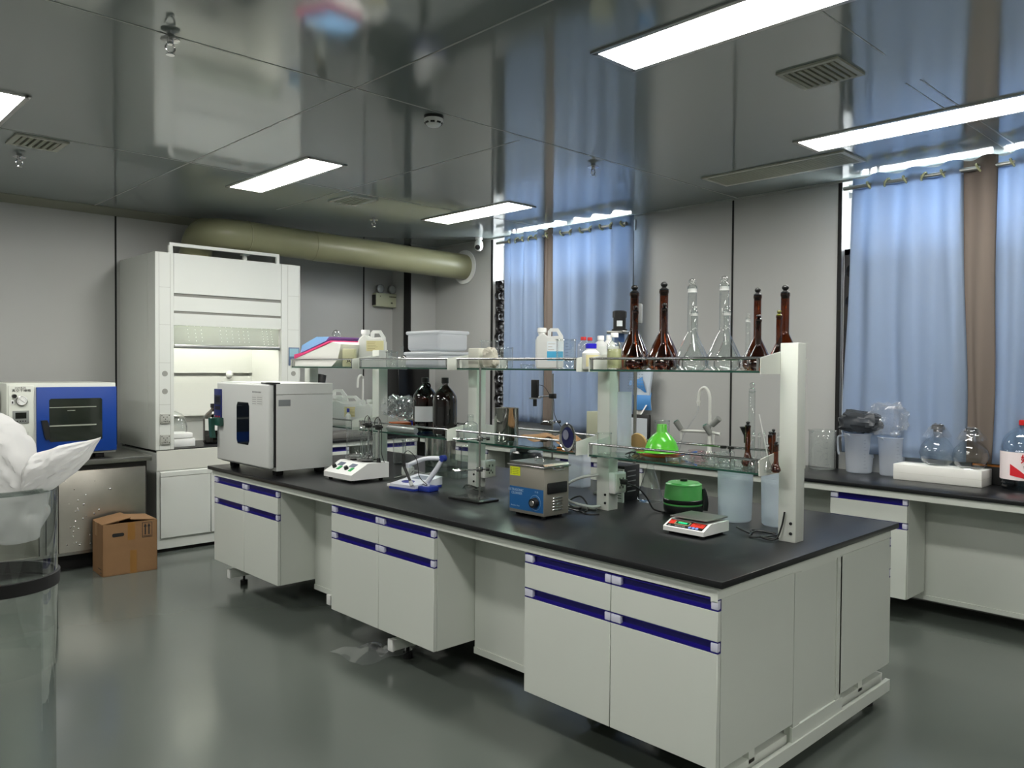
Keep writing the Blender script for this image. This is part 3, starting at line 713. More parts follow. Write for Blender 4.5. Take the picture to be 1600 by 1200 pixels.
t = thing('instrument_box', 'plain grey box left of the vacuum oven at the photo edge', 'box', (.70, 6.45, .80)); MB().box(0, .56, 0, .6, 0, .50, bev=.006).build('case', mat('box_grey', '8f918c', .5), t)
MB().box(.01, .55, -.004, 0, .44, .445).build('seam', INK, t)
# ------------------------------------------------------------------ cardboard box
KRAFT = mat('cardboard', '80603f', .75, var=.05, vscale=8, bump=.05, bscale=50)
t = thing('cardboard_box', 'brown cardboard box with loose top flaps on the floor', 'box', (1.77, 5.955, 0), math.radians(-3.0))
W_, D_, HB = .365, .265, .365
m = MB(); m.box(0, W_, 0, .005, 0, HB); m.box(0, W_, D_ - .005, D_, 0, HB); m.box(0, .005, 0, D_, 0, HB); m.box(W_ - .005, W_, 0, D_, 0, HB); m.box(0, W_, 0, D_, 0, .005)
m.build('body', KRAFT, t)
MB().prism([(0, HB), (.005, HB + .004), (.185, HB + .035), (.187, HB + .031), (.01, HB - .001)], .002, D_ - .004, 'xz').build('flap', KRAFT, t)
MB().prism([(W_, HB), (W_ - .005, HB + .004), (.192, HB + .021), (.190, HB + .016), (W_ - .01, HB - .001)], .012, D_ - .002, 'xz').build('flap', KRAFT, t)
o = MB().prism([(.075 + .012 * math.cos(a) * (1) + (.055 if math.cos(a) > 0 else 0), .285 + .013 * math.sin(a)) for a in [2 * PI * k / 20 for k in range(20)]], -.0008, 0.0).build('hand_hole', BLACKM, t)
TAPE = mat('packing_tape', '87602f', .3)
m = MB(); m.box(.165, .215, -.0008, 0, .24, HB); m.box(.180, .225, -.0008, 0, 0, .165); m.build('tape', TAPE, t)
MB().box(-.0008, 0, .12, .2, .27, HB, ).build('tape', TAPE, t)
a = MB()
for x in (.283, .308):
    a.box(x - .004, x + .004, -.001, 0, .265, .325); a.prism([(x - .011, .322), (x + .011, .322), (x, .345)], -.001, 0)
for b in ((.262, .330, .246, .249), (.262, .330, .350, .353), (.262, .265, .246, .353), (.327, .330, .246, .353), (.27, .322, .254, .258)): a.box(b[0], b[1], -.001, 0, b[2], b[3])
a.build('arrow_mark', INK, t)
m = MB()
for k in range(6): m.box(-.001, 0, .03 + k * .014, .040 + k * .014, .045, .05)
m.box(-.001, 0, .03, .055, .02, .026); m.build('printing', INK, t)
# ------------------------------------------------------------------ acrylic column with plastic bag, left foreground
cy = at(-8, 800, 'z', 1.25); 
d = (CF * 1.46 + CR * ((-8 - 800) / FPX * 1.46)); cx_, cy_ = d.x, d.y
ACR = glass('acrylic_tube', tint=(.90, .93, .92), edge=(.35, .38, .38), blend=.45)
t = thing('acrylic_column', 'clear acrylic column with black band at the left photo edge', 'acrylic column', (cx_, cy_, 0))
r_ = .099
MB().lathe([(r_, .93), (r_, 1.262)], n=64).build('upper_tube', ACR, t)
MB().lathe([(r_ - .004, .03), (r_ - .004, 1.0)], n=64).build('lower_tube', ACR, t)
MB().lathe([(r_ - .001, 1.255), (r_ + .002, 1.258), (r_ + .002, 1.264), (r_ - .004, 1.264), (r_ - .004, 1.255)], n=64).build('rim', glass('rim_acrylic', tint=(.6, .64, .62), edge=(.3, .3, .3)), t)
b = MB().lathe([(r_ - .004, 1.078), (r_ + .003, 1.078), (r_ + .004, 1.102), (r_ - .004, 1.102)], n=64).build('band', RUBBER, t)
MB().lathe([(0, 0), (r_ + .02, 0), (r_ + .02, .03), (0, .03)], n=48).build('base', BLACK, t)
BAG = glass('white_bag_film', tint=(.85, .85, .85), edge=(.5, .5, .5), milk=.70, milkcol=(.84, .84, .83), rough=.2, refl=.4)
bag = thing('plastic_bag', 'crumpled white plastic bag stuffed in the top of the acrylic column', 'plastic bag', (cx_, cy_, 1.2))
Rr = Vector((CR.x, CR.y, 0)).normalized(); Ff = Vector((CF.x, CF.y, 0)).normalized()
def bagf(u, v):
    a = 2 * PI * u
    r = (r_ - .008) * (1 - .12 * (1 - v) ** 2) * (1 if v > .12 else max(.02, (v / .12) ** .5))
    nz = noise.noise(Vector((math.cos(a) * 2, math.sin(a) * 2, v * 2.5))) * .013
    z = -.025 + .085 * v + (.02 * math.sin(2 * a + 1) * (1 - v))
    return Vector((math.cos(a) * (r + nz * (v < .9)), math.sin(a) * (r + nz * (v < .9)), z + (0 if v > .1 else 0)))
MB().grid(bagf, 56, 16).build('lower_pouch', BAG, bag, ang=80)
K_ = 1.46 / FPX
def lobe(secs, thick, seed, name, back=0.0):
    """a crumpled pocket of film: sections across its width, each with an upper and a lower edge"""
    S_ = [((x + 8) * K_, (573 - a_) * K_ + CH - 1.2, (573 - b_) * K_ + CH - 1.2) for x, a_, b_ in secs]
    def f(u, v):
        g = v * (len(S_) - 1); i = min(int(g), len(S_) - 2); k = g - i
        x, zt, zb = [S_[i][j] * (1 - k) + S_[i + 1][j] * k for j in range(3)]
        a = 2 * PI * u; zc, hz = (zt + zb) / 2, (zt - zb) / 2
        q = noise.noise(Vector((math.cos(a) * 2 + seed, math.sin(a) * 2, v * 4))) * .3 + noise.noise(Vector((math.cos(a) * 5 + seed, math.sin(a) * 5, v * 12))) * .2 + noise.noise(Vector((math.cos(a) * 11 + seed, math.sin(a) * 11, v * 26))) * .04
        return Rr * x + Ff * (math.cos(a) * min(thick, hz * .9) * (1 + q) + back) + Vector((0, 0, zc + math.sin(a) * hz * (1 + .10 * q)))
    MB().grid(f, 72, 72).build(name, BAG, bag, ang=30)
lobe([(20, 752, 790), (34, 744, 798), (46, 733, 795), (58, 713, 785), (78, 708, 772), (95, 701, 760), (115, 697, 745), (135, 694, 725), (148, 691, 703), (157, 688, 690)], .06, 3.1, 'long_corner')
lobe([(-92, 770, 780), (-70, 700, 800), (-40, 655, 805), (-15, 648, 805), (2, 653, 805), (18, 664, 802), (30, 684, 800), (40, 712, 798), (48, 737, 790), (54, 760, 775)], .07, 8.4, 'upright_corner', -.01)
# ------------------------------------------------------------------ drying oven on the island
OG = mat('oven_grey_white', 'd2d4d1', .35)
t = thing('drying_oven', 'grey-white laboratory drying oven with dark window on the island', 'oven', (2.292, 5.31, T), RZ)
L = .785
MB().box(.0, L, .045, .44, .035, .575, bev=.004).build('body', OG, t)
MB().box(L - .56 + .555, L, .045, .44, .505, .508).build('side_seam', mat('joint_grey', '9b9c93', .6), t)
dr = MB().box(.03, L - .012, 0.0, .04, .05, .57, bev=.012, seg=3).build('door', OG, t)
MB().prism([(.345 + sx_ * .0 + (.01 if 0 else 0), z) for sx_, z in ()] or [(.335, .205), (.35, .18), (.50, .18), (.515, .205), (.515, .425), (.50, .45), (.35, .45), (.335, .425)], -.0012, 0).build('window', mat('oven_glass', '0b101c', .06, spec=.9), dr)
cp = MB().box(-.0, .115, -.006, .05, .30, .525, bev=.002).build('control_strip', mat('strip_blue', '1d2a66', .4), t)
B(.012, .105, -.0075, -.006, .42, .485).build('display', mat('display_dark', '2a2f33', .3), cp)
B(.03, .09, -.0082, -.0075, .435, .475).build('screen', BLACK, cp)
m = MB(); m.box(.02, .1, -.0075, -.006, .385, .41); m.build('buttons', BLACK, cp)
m = MB()
for k in range(3): m.box(.02 + .03 * k, .035 + .03 * k, -.0075, -.006, .335, .345)
m.build('red_marks', mat('red_mark', 'b02a2a', .5), cp)
h = MB(); h.box(.03, .14, -.03, 0, .28, .335, bev=.005); h.prism([(.02, .33), (.065, .33), (.07, .25), (.082, .20), (.045, .20), (.03, .25)], -.055, -.03)
h.build('handle', mat('handle_green', '1b4a3f', .4), t)
m = MB(); m.box(.555, .70, -.001, .0, .435, .505); m.build('notice', mat('notice_pale', 'd2d3cf', .6), dr)
m = MB()
for k in range(4):
    m.box(.56, .61, -.0016, -.001, .445 + k * .013, .4475 + k * .013); m.box(.625, .69, -.0016, -.001, .447 + k * .013, .4495 + k * .013)
for k in range(7): m.box(.56 + k * .018, .57 + k * .018, -.0016, -.001, .515, .524)
m.build('printing', mat('print_grey', '77797a', .6), dr)
m = MB().box(L, L + .001, .06, .14, .435, .475).build('rating_plate', mat('plate_silver', '9da0a2', .35, metal=.5), t)
m = MB(); m.box(L - .13, L + .002, .01, .07, .573, .581); m.build('hinge', BLACK, t)
MB().box(L - .014, L - .003, .036, .05, .06, .57).build('gasket', RUBBER, t)
for x in (.09, .70):
    for y in (.10, .39): MB().prism([(x - .022, 0), (x + .022, 0), (x + .032, .036), (x - .032, .036)], y - .022, y + .022, 'xz').build('foot', RUBBER, t)
# ------------------------------------------------------------------ magnetic stirrer
STIRRER = t = thing('magnetic_stirrer', 'white two-plate heating magnetic stirrer with green switches', 'magnetic stirrer', (2.535, 4.30, T), RZ)
W_, D_ = .305, .265
prof = [(0, .016), (D_, .016), (D_, .108), (.115, .108), (.0, .047)]
MB().prism(prof, 0, W_, 'yz').build('body', WHITE, t)
sl = Matrix.Translation((0, 0, .047)) @ Matrix.Rotation(math.atan2(.061, .115), 4, 'X')
for k, x in enumerate((.07, .20)):
    MB().box(x - .028, x + .032, .074, .108, .0, .0015, M=sl).build('display', mat('lcd_grey', '6c7384', .25), t)
    MB().lathe([(0, 0), (.014, 0), (.012, .018), (0, .018)], n=16, M=sl @ Matrix.Translation((x - .018, .052, 0))).build('knob', BLACK, t)
    MB().box(x + .022, x + .048, .035, .068, 0, .004, M=sl).build('switch', mat('switch_green', '1d8f45', .3, emit=.15), t)
    pl = MB().lathe([(0, 0), (.062, 0), (.066, .006), (.066, .012), (0, .012)], (x + .005, .18), n=32)
    MB().lathe([(0, .108), (.035, .108), (.035, .118), (0, .118)], (x + .005, .18), n=20).build('plate_stem', BLACK, t)
    MB().lathe([(0, .118), (.060, .118), (.066, .122), (.066, .128), (0, .129)], (x + .005, .18), n=36).build('hotplate', CHROME, t)
text('MAGNETIC STIRRER', .008, mat('print_blue_grey', '5a5f78', .6), t, (.15, .128, .1085), rot=(0, 0, 0))
for x in (.03, .27):
    for y in (.03, .23): MB().cyl(x, y, 0, .017, .012, 12).build('foot', RUBBER, t)
for k, (x, y) in enumerate(((.115, .245), (.292, .20))):
    p = MB(); p.cyl(x, y, .108, .37, .0065, 12); p = p.build('support_rod', CHROME, t)
    MB().lathe([(0, .108), (.014, .108), (.010, .135), (0, .135)], (x, y), 14).build('rod_boot', RUBBER, p)
    q = MB(); q.box(x - .06, x + .03, y - .012, y + .012, .315, .328, bev=.003); q.box(x - .015, x + .015, y - .018, y + .014, .305, .335, bev=.003)
    q.build('clamp', BLACK, p)
    MB().tube([(x - .045, y, .325), (x - .04, y, .36), (x - .01, y, .378), (x + .022, y, .35), (x + .03, y + .0, .27), (x + .045, y - .01, .17), (x + .03, y + .02, .11)], .0022, 6).build('sensor_cable', BLACK, p)
    MB().cyl(x - .05, y - .01, .14, .35, .0025, 8).build('sensor', CHROME, p)
# ------------------------------------------------------------------ glassware builders
def ticks(t, r, z0, z1, n, a0=-2.45, wl=.016, m=None, name='graduation', k5=True):
    s = MB(); a0 += 0
    for k in range(n):
        z = z0 + (z1 - z0) * k / (n - 1); da = wl / r * (1.5 if k5 and k % 5 == 0 else .8)
        s.grid(lambda u, v: ((r + .0006) * math.cos(a0 + da * u), (r + .0006) * math.sin(a0 + da * u), z + .0012 * v), 4, 1)
    s.build(name, m or mat('tick_grey', '4a5260', .6), t)
def beaker(loc, label, r, h, m=None, taper=1.0, tick=0, spout=True, group=None, name='beaker', cat='beaker', tm=None):
    t = thing(name, label, cat, loc, 0, group)
    MB().lathe([(0, .002), (r * .9 * taper, .001), (r * taper, .008), (r * (taper + 1) / 2, h * .5), (r, h * .96), (r * 1.06, h - .003), (r * 1.065, h), (r * 1.04, h + .0015), (r * 1.0, h - .003)], n=36).build('vessel', m or CLEAR, t)
    if spout:
        MB().prism([(-r * 1.0, h * .94), (-r * 1.28, h), (-r * .96, h)], -.008, .008, 'xz', M=Matrix.Rotation(math.radians(-20), 4, 'Z')).build('spout', m or CLEAR, t)
    if tick: ticks(t, r, h * .15, h * .85, tick, m=tm)
    return t
def volumetric(loc, label, h, r, m=None, nr=None, group=None, stop=CLEAR, sm=None, neck=.42):
    m = m or CLEAR; t = thing('volumetric_flask', label, 'flask', loc, 0, group); nr = nr or r * .26
    zb = r * 1.0
    pr = [(0, .004), (r * .72, 0), (r * .90, .010), (r * .99, r * .32), (r * 1.0, r * .55), (r * .95, r * .82), (r * .82, r * 1.12), (r * .62, r * 1.55), (nr + (r - nr) * .13, r * 2.10), (nr * 1.03, r * 2.30), (nr, r * 2.5), (nr, h * .86), (nr * 1.12, h * .87), (nr * 1.12, h * .90), (nr * .95, h * .90)]
    MB().lathe(pr, n=36).build('flask_body', m, t)
    s = MB().lathe([(0, h * .84), (nr * .86, h * .84), (nr * 1.0, h * .905), (nr * 1.12, h * .91), (nr * .55, h * .93), (nr * .4, h * .94)] + [(nr * .82 * math.sin(PI * k / 8) + .0, h * .965 - h * .032 * math.cos(PI * k / 8)) for k in range(1, 8)] + [(0, h * .9975)], n=20)
    s.build('stopper', sm or stop, t)
    if m is CLEAR: MB().lathe([(nr + .0004, h * .845), (nr + .0004, h * .885)], n=24).build('ground_joint', mat('frosted', 'd8d9d6', .6), t)
    return t
def jug(loc, label, w, h, rz=RV, d=None, lab=None, m=None, labz=(.35, .68), labx=(-.12, .42), group=None, capm=None):
    t = thing('plastic_jerrycan', label, 'jerrycan', loc, rz, group); d = d or w * .62; m = m or HDPE
    a = w / 2
    o = MB().prism([(-a * .94, 0), (a * .94, 0), (a, h * .03), (a, h * .70), (a * .75, h * .80), (-a * .1, h * .78), (-a * .45, h * .86), (-a * .62, h * .86), (-a, h * .74), (-a, h * .03)], -d / 2, d / 2)
    bmesh.ops.bevel(o.bm, geom=o.bm.edges[:] , offset=w * .045, segments=3, affect='EDGES')
    o.build('body', m, t, ang=60)
    hd = MB(); th = w * .07
    hd.prism([(-a * .12, h * .76), (-a * .12, h * .92), (a * .05, h * .985), (a * .62, h * .985), (a * .98, h * .80), (a * .99, h * .70), (a * .70, h * .74), (a * .68, h * .80), (a * .52, h * .905), (a * .12, h * .905), (a * .10, h * .78)], -th * 1.3, th * 1.3)
    hd.build('handle', m, t)
    MB().lathe([(w * .13, h * .83), (w * .14, h * .88), (w * .165, h * .885), (w * .165, h * .975), (w * .15, h * .995), (0, h)], (-a * .55, 0), 24).build('cap', capm or WHITE, t)
    if lab:
        MB().box(w * labx[0], w * labx[1], -d / 2 - .001, -d / 2 + .0002, h * labz[0], h * labz[1]).build('label_sheet', lab, t)
        q = MB()
        zz0, zz1 = h * labz[0], h * labz[1]
        for k in range(6):
            z = zz0 + (zz1 - zz0) * (k + .6) / 6.5; q.box(w * (labx[0] + .04), w * (labx[0] + .04 + random.uniform(.15, .4)), -d / 2 - .0014, -d / 2 - .001, z, z + h * .008)
        q.build('printing', mat('print_orange_grey', '9a8660', .6), t)
    return t
def rbottle(loc, label, r, h, m, capm, capr=.5, ch=.12, sh=.72, name='bottle', cat='bottle', lab=None, fill=None, group=None, la=(-3.0, -1.2), lz=(.15, .5), neck=.4):
    t = thing(name, label, cat, loc, 0, group)
    MB().lathe([(0, .003), (r * .92, 0), (r, .008), (r, h * sh), (r * .85, h * (sh + .06)), (r * neck, h * (sh + .14)), (r * neck, h * .93)], n=32).build('bottle_body', m, t)
    MB().lathe([(r * capr, h * (1 - ch)), (r * capr, h * .985), (r * capr * .9, h), (0, h)], n=24).build('cap', capm, t)
    if fill: MB().lathe([(0, .006), (r * .93, .006), (r * .95, .012), (r * .95, h * sh * .85), (0, h * sh * .85)], n=28).build('contents', fill, t)
    if lab:
        a0, a1 = la; MB().grid(lambda u, v: ((r + .0008) * math.cos(a0 + (a1 - a0) * u), (r + .0008) * math.sin(a0 + (a1 - a0) * u), h * (lz[0] + (lz[1] - lz[0]) * v)), 20, 1).build('label_sheet', lab, t)
    return t
# ------------------------------------------------------------------ upper shelf things
ZT = ZU + .0005
YLAB = mat('label_cream', 'ded6a4', .6); BLAB = mat('label_white_blue', 'dfe6ea', .6)
BRN = 'brown volumetric flasks'; CLR = 'clear volumetric flasks'
AST = AMBERD
def vf(px, topy, X, wpx, label, m, **k):
    p = onx(px, X, ZT); top = at(px, topy, 'x', X).z
    # account for the x of the axis
    return volumetric(p, label, top - ZT, ps(wpx, p) / 2, m, **k)
vf(990, 445, 3.10, 52, 'tall brown volumetric flask, leftmost on the upper shelf', AMBER, sm=BLACK)
vf(992, 477, 2.93, 36, 'short brown volumetric flask in front of the leftmost tall brown one', AMBER, sm=AMBERD)
vf(1036, 440, 3.10, 52, 'tall brown volumetric flask, second from left on the upper shelf', AMBER, sm=BLACK)
vf(1037, 473, 2.93, 36, 'short brown volumetric flask in front of the second tall brown one', AMBER, sm=AMBERD)
vf(1080, 435, 3.10, 52, 'tall clear volumetric flask, left of the two tall clear ones', CLEAR)
vf(1084, 478, 2.93, 38, 'short clear volumetric flask in front of the left tall clear one', CLEAR)
vf(1130, 431, 3.10, 54, 'tall clear volumetric flask, right of the two tall clear ones', CLEAR)
vf(1135, 477, 2.93, 40, 'short clear volumetric flask in front of the right tall clear one', CLEAR)
vf(1167.5, 489, 3.05, 26, 'small clear volumetric flask between clear and brown groups', CLEAR)
vf(1182, 449, 3.12, 44, 'tall brown volumetric flask, middle of the brown group near the end post', AMBER, sm=BLACK)
vf(1184, 491, 2.93, 34, 'short brown volumetric flask in front of the tall one near the end post', AMBER, sm=AMBERD)
vf(1225, 445, 3.12, 50, 'tall brown volumetric flask just behind the end post', AMBER, sm=BLACK)
vf(1216, 484, 3.02, 34, 'short brown volumetric flask beside the end post, green stopper', AMBER, sm=mat('stopper_olive', '6a6a30', .2))
p = onx(959.5, 2.90, ZT); rbottle(p, 'clear bottle of pale yellow liquid with white cap beside brown flasks', ps(12, p), ps(57, p), CLEAR, WHITE, fill=mat('pale_yellow_liquid', 'c4c795', .15), sh=.66, lab=None)
p = onx(923, 2.90, ZT); rbottle(p, 'white plastic jar with bright blue lid on the upper shelf', ps(14, p), ps(40, p), WHITE, mat('lid_blue', '2419c4', .4), capr=.62, ch=.19, sh=.62, neck=.55, lab=YLAB, lz=(.1, .55))
p = onx(911, 3.10, ZT); rbottle(p, 'clear bottle with red cap, left of the red-capped pair', ps(9, p), ps(50, p), FILM, mat('cap_red', 'c11f22', .4), capr=.5, ch=.1)
p = onx(921, 3.04, ZT); rbottle(p, 'clear bottle with red cap, right of the red-capped pair', ps(9, p), ps(49.5, p), FILM, mat('cap_red', 'c11f22', .4), capr=.45, ch=.1)
p = onx(938, 3.06, ZT); rbottle(p, 'white plastic bottle with white cap behind the blue-lidded jar', ps(9.5, p), ps(52, p), HDPE, WHITE, capr=.55, ch=.14)
p = onx(951, 3.12, ZT); rbottle(p, 'white plastic bottle with white cap behind the yellow liquid bottle', ps(9.5, p), ps(53, p), HDPE, WHITE, capr=.45, ch=.14)
p = onx(858, 2.99, ZT); j = jug(p, 'white jerrycan with blue and white label on the upper shelf', ps(43, p), ps(64, p), lab=BLAB, labx=(-.10, .48), labz=(.2, .66))
MB().box(ps(43, p) * -.10, ps(43, p) * .48, -ps(43, p) * .31 - .0016, -ps(43, p) * .31 - .001, ps(64, p) * .2, ps(64, p) * .42).build('label_band', mat('label_cyan', '45a6cf', .5), j)
p = onx(884, 2.90, ZT); beaker(p, 'clear glass beaker in front of the blue-labelled jerrycan', ps(15, p), ps(46, p), tick=8)
p = onx(765, 3.08, ZT); beaker(p, 'tall clear beaker behind the crumpled beige paper pouch', ps(14, p), ps(43, p), tick=6)
p = onx(791, 2.98, ZT); beaker(p, 'clear beaker right of the crumpled beige pouch', ps(10, p), ps(32, p))
p = onx(824, 2.90, ZT); beaker(p, 'shallow glass dish on the upper shelf between beaker and jerrycan', ps(11, p), ps(6, p), spout=False, name='glass_dish', cat='dish')
# crumpled pouch and white carton
def crumple(name, label, cat, loc, sx, sy, sz, m, seed, rz=0, amp=.25, col=True, group=None):
    def f(u, v):
        a = 2 * PI * u; b = PI * (v - .5); c = abs(math.cos(b)) ** .5
        x, y, z = math.copysign(abs(math.cos(a)) ** .6, math.cos(a)) * c, math.copysign(abs(math.sin(a)) ** .6, math.sin(a)) * c, math.copysign(abs(math.sin(b)) ** .7, math.sin(b))
        q = 1 + amp * (noise.noise(Vector((x * 2 + seed, y * 2, z * 2))) + .5 * noise.noise(Vector((x * 6 + seed, y * 6, z * 6))))
        return Vector((x * sx * q, y * sy * q, sz + z * sz * q)) 
    o = MB().grid(f, 36, 22)
    zz = min(v.co.z for v in o.bm.verts)
    for v in o.bm.verts: v.co.z -= zz
    o = o.build(name, m, loc=loc, rz=rz, ang=25); return tag(o, label, cat, group)
BEIGE = mat('beige_paper', 'cdc9b8', .6)
p = onx(766, 2.90, ZT); crumple('paper_pouch', 'crumpled beige paper pouch on the upper shelf at the third post', 'pouch', p, ps(9, p), ps(12, p), ps(15, p), BEIGE, 4.2)
p = onx(746, 2.90, ZT); o = B(-.035, .035, -.04, .04, 0, ps(31, p), bev=.006).build('carton', mat('carton_cream', 'd6d6c8', .6), loc=p, rz=.1); tag(o, 'small cream carton on the upper shelf in front of the third post', 'carton')
# storage boxes
BOXP = glass('storage_box_plastic', tint=(.9, .92, .94), edge=(.7, .72, .75), milk=.72, milkcol=(.86, .88, .9), rough=.2, refl=.5)
c = onx(683, 3.01, ZT)
for k, (z, hh, sx_, sy_, lb) in enumerate(((0, .094, .125, .178, 'lower clear white storage box of the stack on the upper shelf'), (.1005, .118, .118, .165, 'upper clear white storage box of the stack on the upper shelf'))):
    t = thing('storage_box', lb, 'storage box', c + Vector((0, 0, z)))
    o = MB().box(-sx_ * .95, sx_ * .95, -sy_ * .95, sy_ * .95, 0, hh - .012, bev=.02, seg=4).build('tub', BOXP, t)
    MB().box(-sx_, sx_, -sy_, sy_, hh - .022, hh, bev=.010, seg=3).build('lid', BOXP, t)
    q = MB()
    for zz in (.02, .03, .04, .05): q.box(-sx_ * .955, -sx_ * .95 + .001, -sy_ * .8, sy_ * .8, zz, zz + .003)
    q.build('ribs', BOXP, t)
p = onx(612, 2.93, ZT); beaker(p, 'small glass beaker right of the yellow-labelled upper jerrycan', ps(9, p), ps(24, p), tick=4)
p = onx(604, 3.08, ZT); beaker(p, 'little glass beaker half hidden behind another near the upper jerrycan', ps(8, p), ps(26, p))
p = onx(628, 2.95, ZT); rbottle(p, 'small narrow-neck glass flask left of the storage boxes', ps(8, p), ps(33, p), CLEAR, CLEAR, capr=.35, sh=.4, neck=.3)
p = onx(582, 3.09, ZT); jug(p, 'white jerrycan with yellow label on the far upper shelf', ps(41, p), ps(58, p), lab=YLAB, labx=(-.18, .47), labz=(.42, .70))
p = onx(546, 2.90, ZT); o = B(-.04, .04, -.035, .035, 0, ps(28, p), bev=.004).build('sample_tub', mat('tub_cream', 'c9c9a2', .5), loc=p, rz=RV); tag(o, 'small cream tub with black marker writing on the far upper shelf', 'tub')
text('Ag', .045, INK, o, (.012, -.0358, .04), name='marker_writing')
FOAMW = mat('white_foam', 'e2e2dc', .7)
o = MB().prism([(5.235, 0), (4.74, 0), (4.66, .05), (4.62, .150), (4.72, .168), (5.235, .055)], -.15, .13, 'yz').build('foam_tray', FOAMW, loc=(3.0, 0, ZT)); tag(o, 'white foam tray under pink and blue sheets, far end of upper shelf', 'foam tray')
o = MB().prism([(5.245, .054), (4.76, .166), (4.76, .178), (5.10, .102), (5.245, .086)], -.152, .125, 'yz').build('pink_sheet', mat('pink_foam', 'e0437c', .6), loc=(3.0, 0, ZT)); tag(o, 'pink foam sheet between the white foam tray and the blue sheet', 'foam sheet')
o = MB().prism([(5.215, .097), (4.86, .178), (4.82, .205), (4.99, .208), (5.19, .152)], -.15, .11, 'yz').build('blue_sheet', mat('light_blue_foam', '7fb4e2', .6), loc=(3.03, 0, ZT)); tag(o, 'light blue foam sheet on top of the pink one', 'foam sheet')
p = onx(499, 3.185, ZT); t = thing('glass_tube', 'clear round-topped glass tube behind the blue foam sheet', 'glass tube', (3.172, 5.21, ZT))
MB().lathe([(0, 0), (.034, 0), (.036, .01), (.036, .22), (.030, .25), (.018, .268), (0, .275)], n=28).build('tube', CLEAR, t)
# ------------------------------------------------------------------ lower shelf things
ZB = ZL + .0005
# near bay
p = onx(1034, 3.0, ZB, 690)
o = MB().lathe([(0, .002), (.085, .004), (.105, .014), (.107, .018), (.084, .009), (0, .008)], n=40).build('orange_plate', mat('orange_plastic', 'd9702c', .35), loc=p); tag(o, 'shallow orange plate under the green funnel', 'plate')
t = thing('green_funnel', 'bright green plastic funnel upside down on the lower shelf', 'funnel', p + Vector((0, 0, .021)))
GRN = mat('bright_green_plastic', '5fc23c', .18)
R0 = ps(27, p)
MB().lathe([(R0 * 1.02, 0), (R0 * 1.05, .003), (R0 * .98, .008), (R0 * .92, .03), (R0 * .78, .055), (R0 * .55, .078), (R0 * .34, .09), (R0 * .30, .096), (R0 * .28, .126), (R0 * .26, .130), (0, .130)], n=44).build('cone', GRN, t)
MB().box(-R0 * 1.5, -R0 * .9, -.02, .02, .0, .005, bev=.002, M=Matrix.Rotation(-.5, 4, 'Z')).build('tab', GRN, t)
p2 = onx(998, 3.10, ZB, 690); t = thing('wooden_disc', 'pale tan round disc leaning behind the green funnel', 'disc', p2)
MB().lathe([(0, -.006), (.046, -.006), (.048, 0), (.046, .006), (0, .006)], n=32, M=Matrix.Translation((0, 0, .0455)) @ Matrix.Rotation(math.radians(75), 4, 'Y')).build('disc', mat('tan_wood', 'c9a26b', .5), t)
p2 = onx(1057, 3.05, ZB, 700); o = MB().rod((0, 0, .004), (.03, -.09, .03), .004).build('blue_stick', mat('blue_plastic', '3c7fd8', .4), loc=p2); tag(o, 'short blue plastic stick right of the green funnel', 'stick')
dishes = [(1073, 2.90, 12, 9), (1094, 2.99, 14, 14), (1112, 2.90, 11, 12), (1088, 3.13, 12, 10), (1128, 3.02, 12, 16), (1136, 2.89, 12, 10), (1106, 3.12, 10, 9), (1052, 2.88, 12, 7), (1150, 2.95, 10, 12)]
DL = ['just right of the orange plate at the shelf front', 'taller one behind the front row', 'at the shelf front, third from the orange plate', 'at the rear rail behind the tall one', 'tall one under the two black stoppers', 'low one in front of the black stoppers', 'small one at the rear rail, left of the stoppers', 'low one in front of the green funnel', 'left of the brown flask at the shelf front']
PINKG = glass('pinkish_glass', tint=(.96, .88, .90), edge=(.6, .4, .45))
for k, (px, X, rp, hp) in enumerate(dishes):
    q = onx(px, X, ZB, 715); beaker(q, 'clear glass dish, ' + DL[k], ps(rp, q), ps(hp, q), m=PINKG if k in (1, 3) else CLEAR, spout=False, name='glass_dish', cat='dish', group='glass dishes on the lower shelf')
for px, X, hp, lb in ((1130, 3.13, 22, 'small bottle with black stopper, left of the stoppered pair'), (1142, 3.13, 22, 'small bottle with black stopper, right of the stoppered pair')):
    q = onx(px, X, ZB, 715); rbottle(q, lb, ps(5.5, q), ps(hp, q), CLEAR, BLACK, capr=.95, ch=.2, sh=.6, neck=.6)
def vs(px, topy, X, wpx, label, m, **k):
    q = onx(px, X, ZB, 720); top = at(px, topy, 'x', X).z; return volumetric(q, label, top - ZB, ps(wpx, q) / 2, m, **k)
vs(1168, 658, 3.0, 19, 'slender brown volumetric flask with black funnel on the lower shelf', AMBER, sm=BLACK, nr=.011)
q = onx(1164, 3.03, ZB, 680)
o = MB().lathe([(.004, -.03), (.005, 0), (.022, .035), (.024, .037)], n=24).build('black_funnel', BLACK); 
o.location = (q.x, q.y, at(1164, 667, 'x', 3.03).z - .037); tag(o, 'small black funnel beside the neck of the slender brown flask', 'funnel')
for px, ty, X, lb in ((1177, 672, 2.9, 'leftmost of the small clear flasks by the end post'), (1186, 674, 3.0, 'second small clear flask from the left by the end post'), (1194, 672, 2.93, 'third small clear flask from the left by the end post'), (1199, 690, 2.88, 'lowest small clear flask, in front of the small brown ones'), (1216, 676, 3.1, 'small clear flask behind the small brown flasks')):
    vs(px, ty, X, 17, lb, CLEAR)
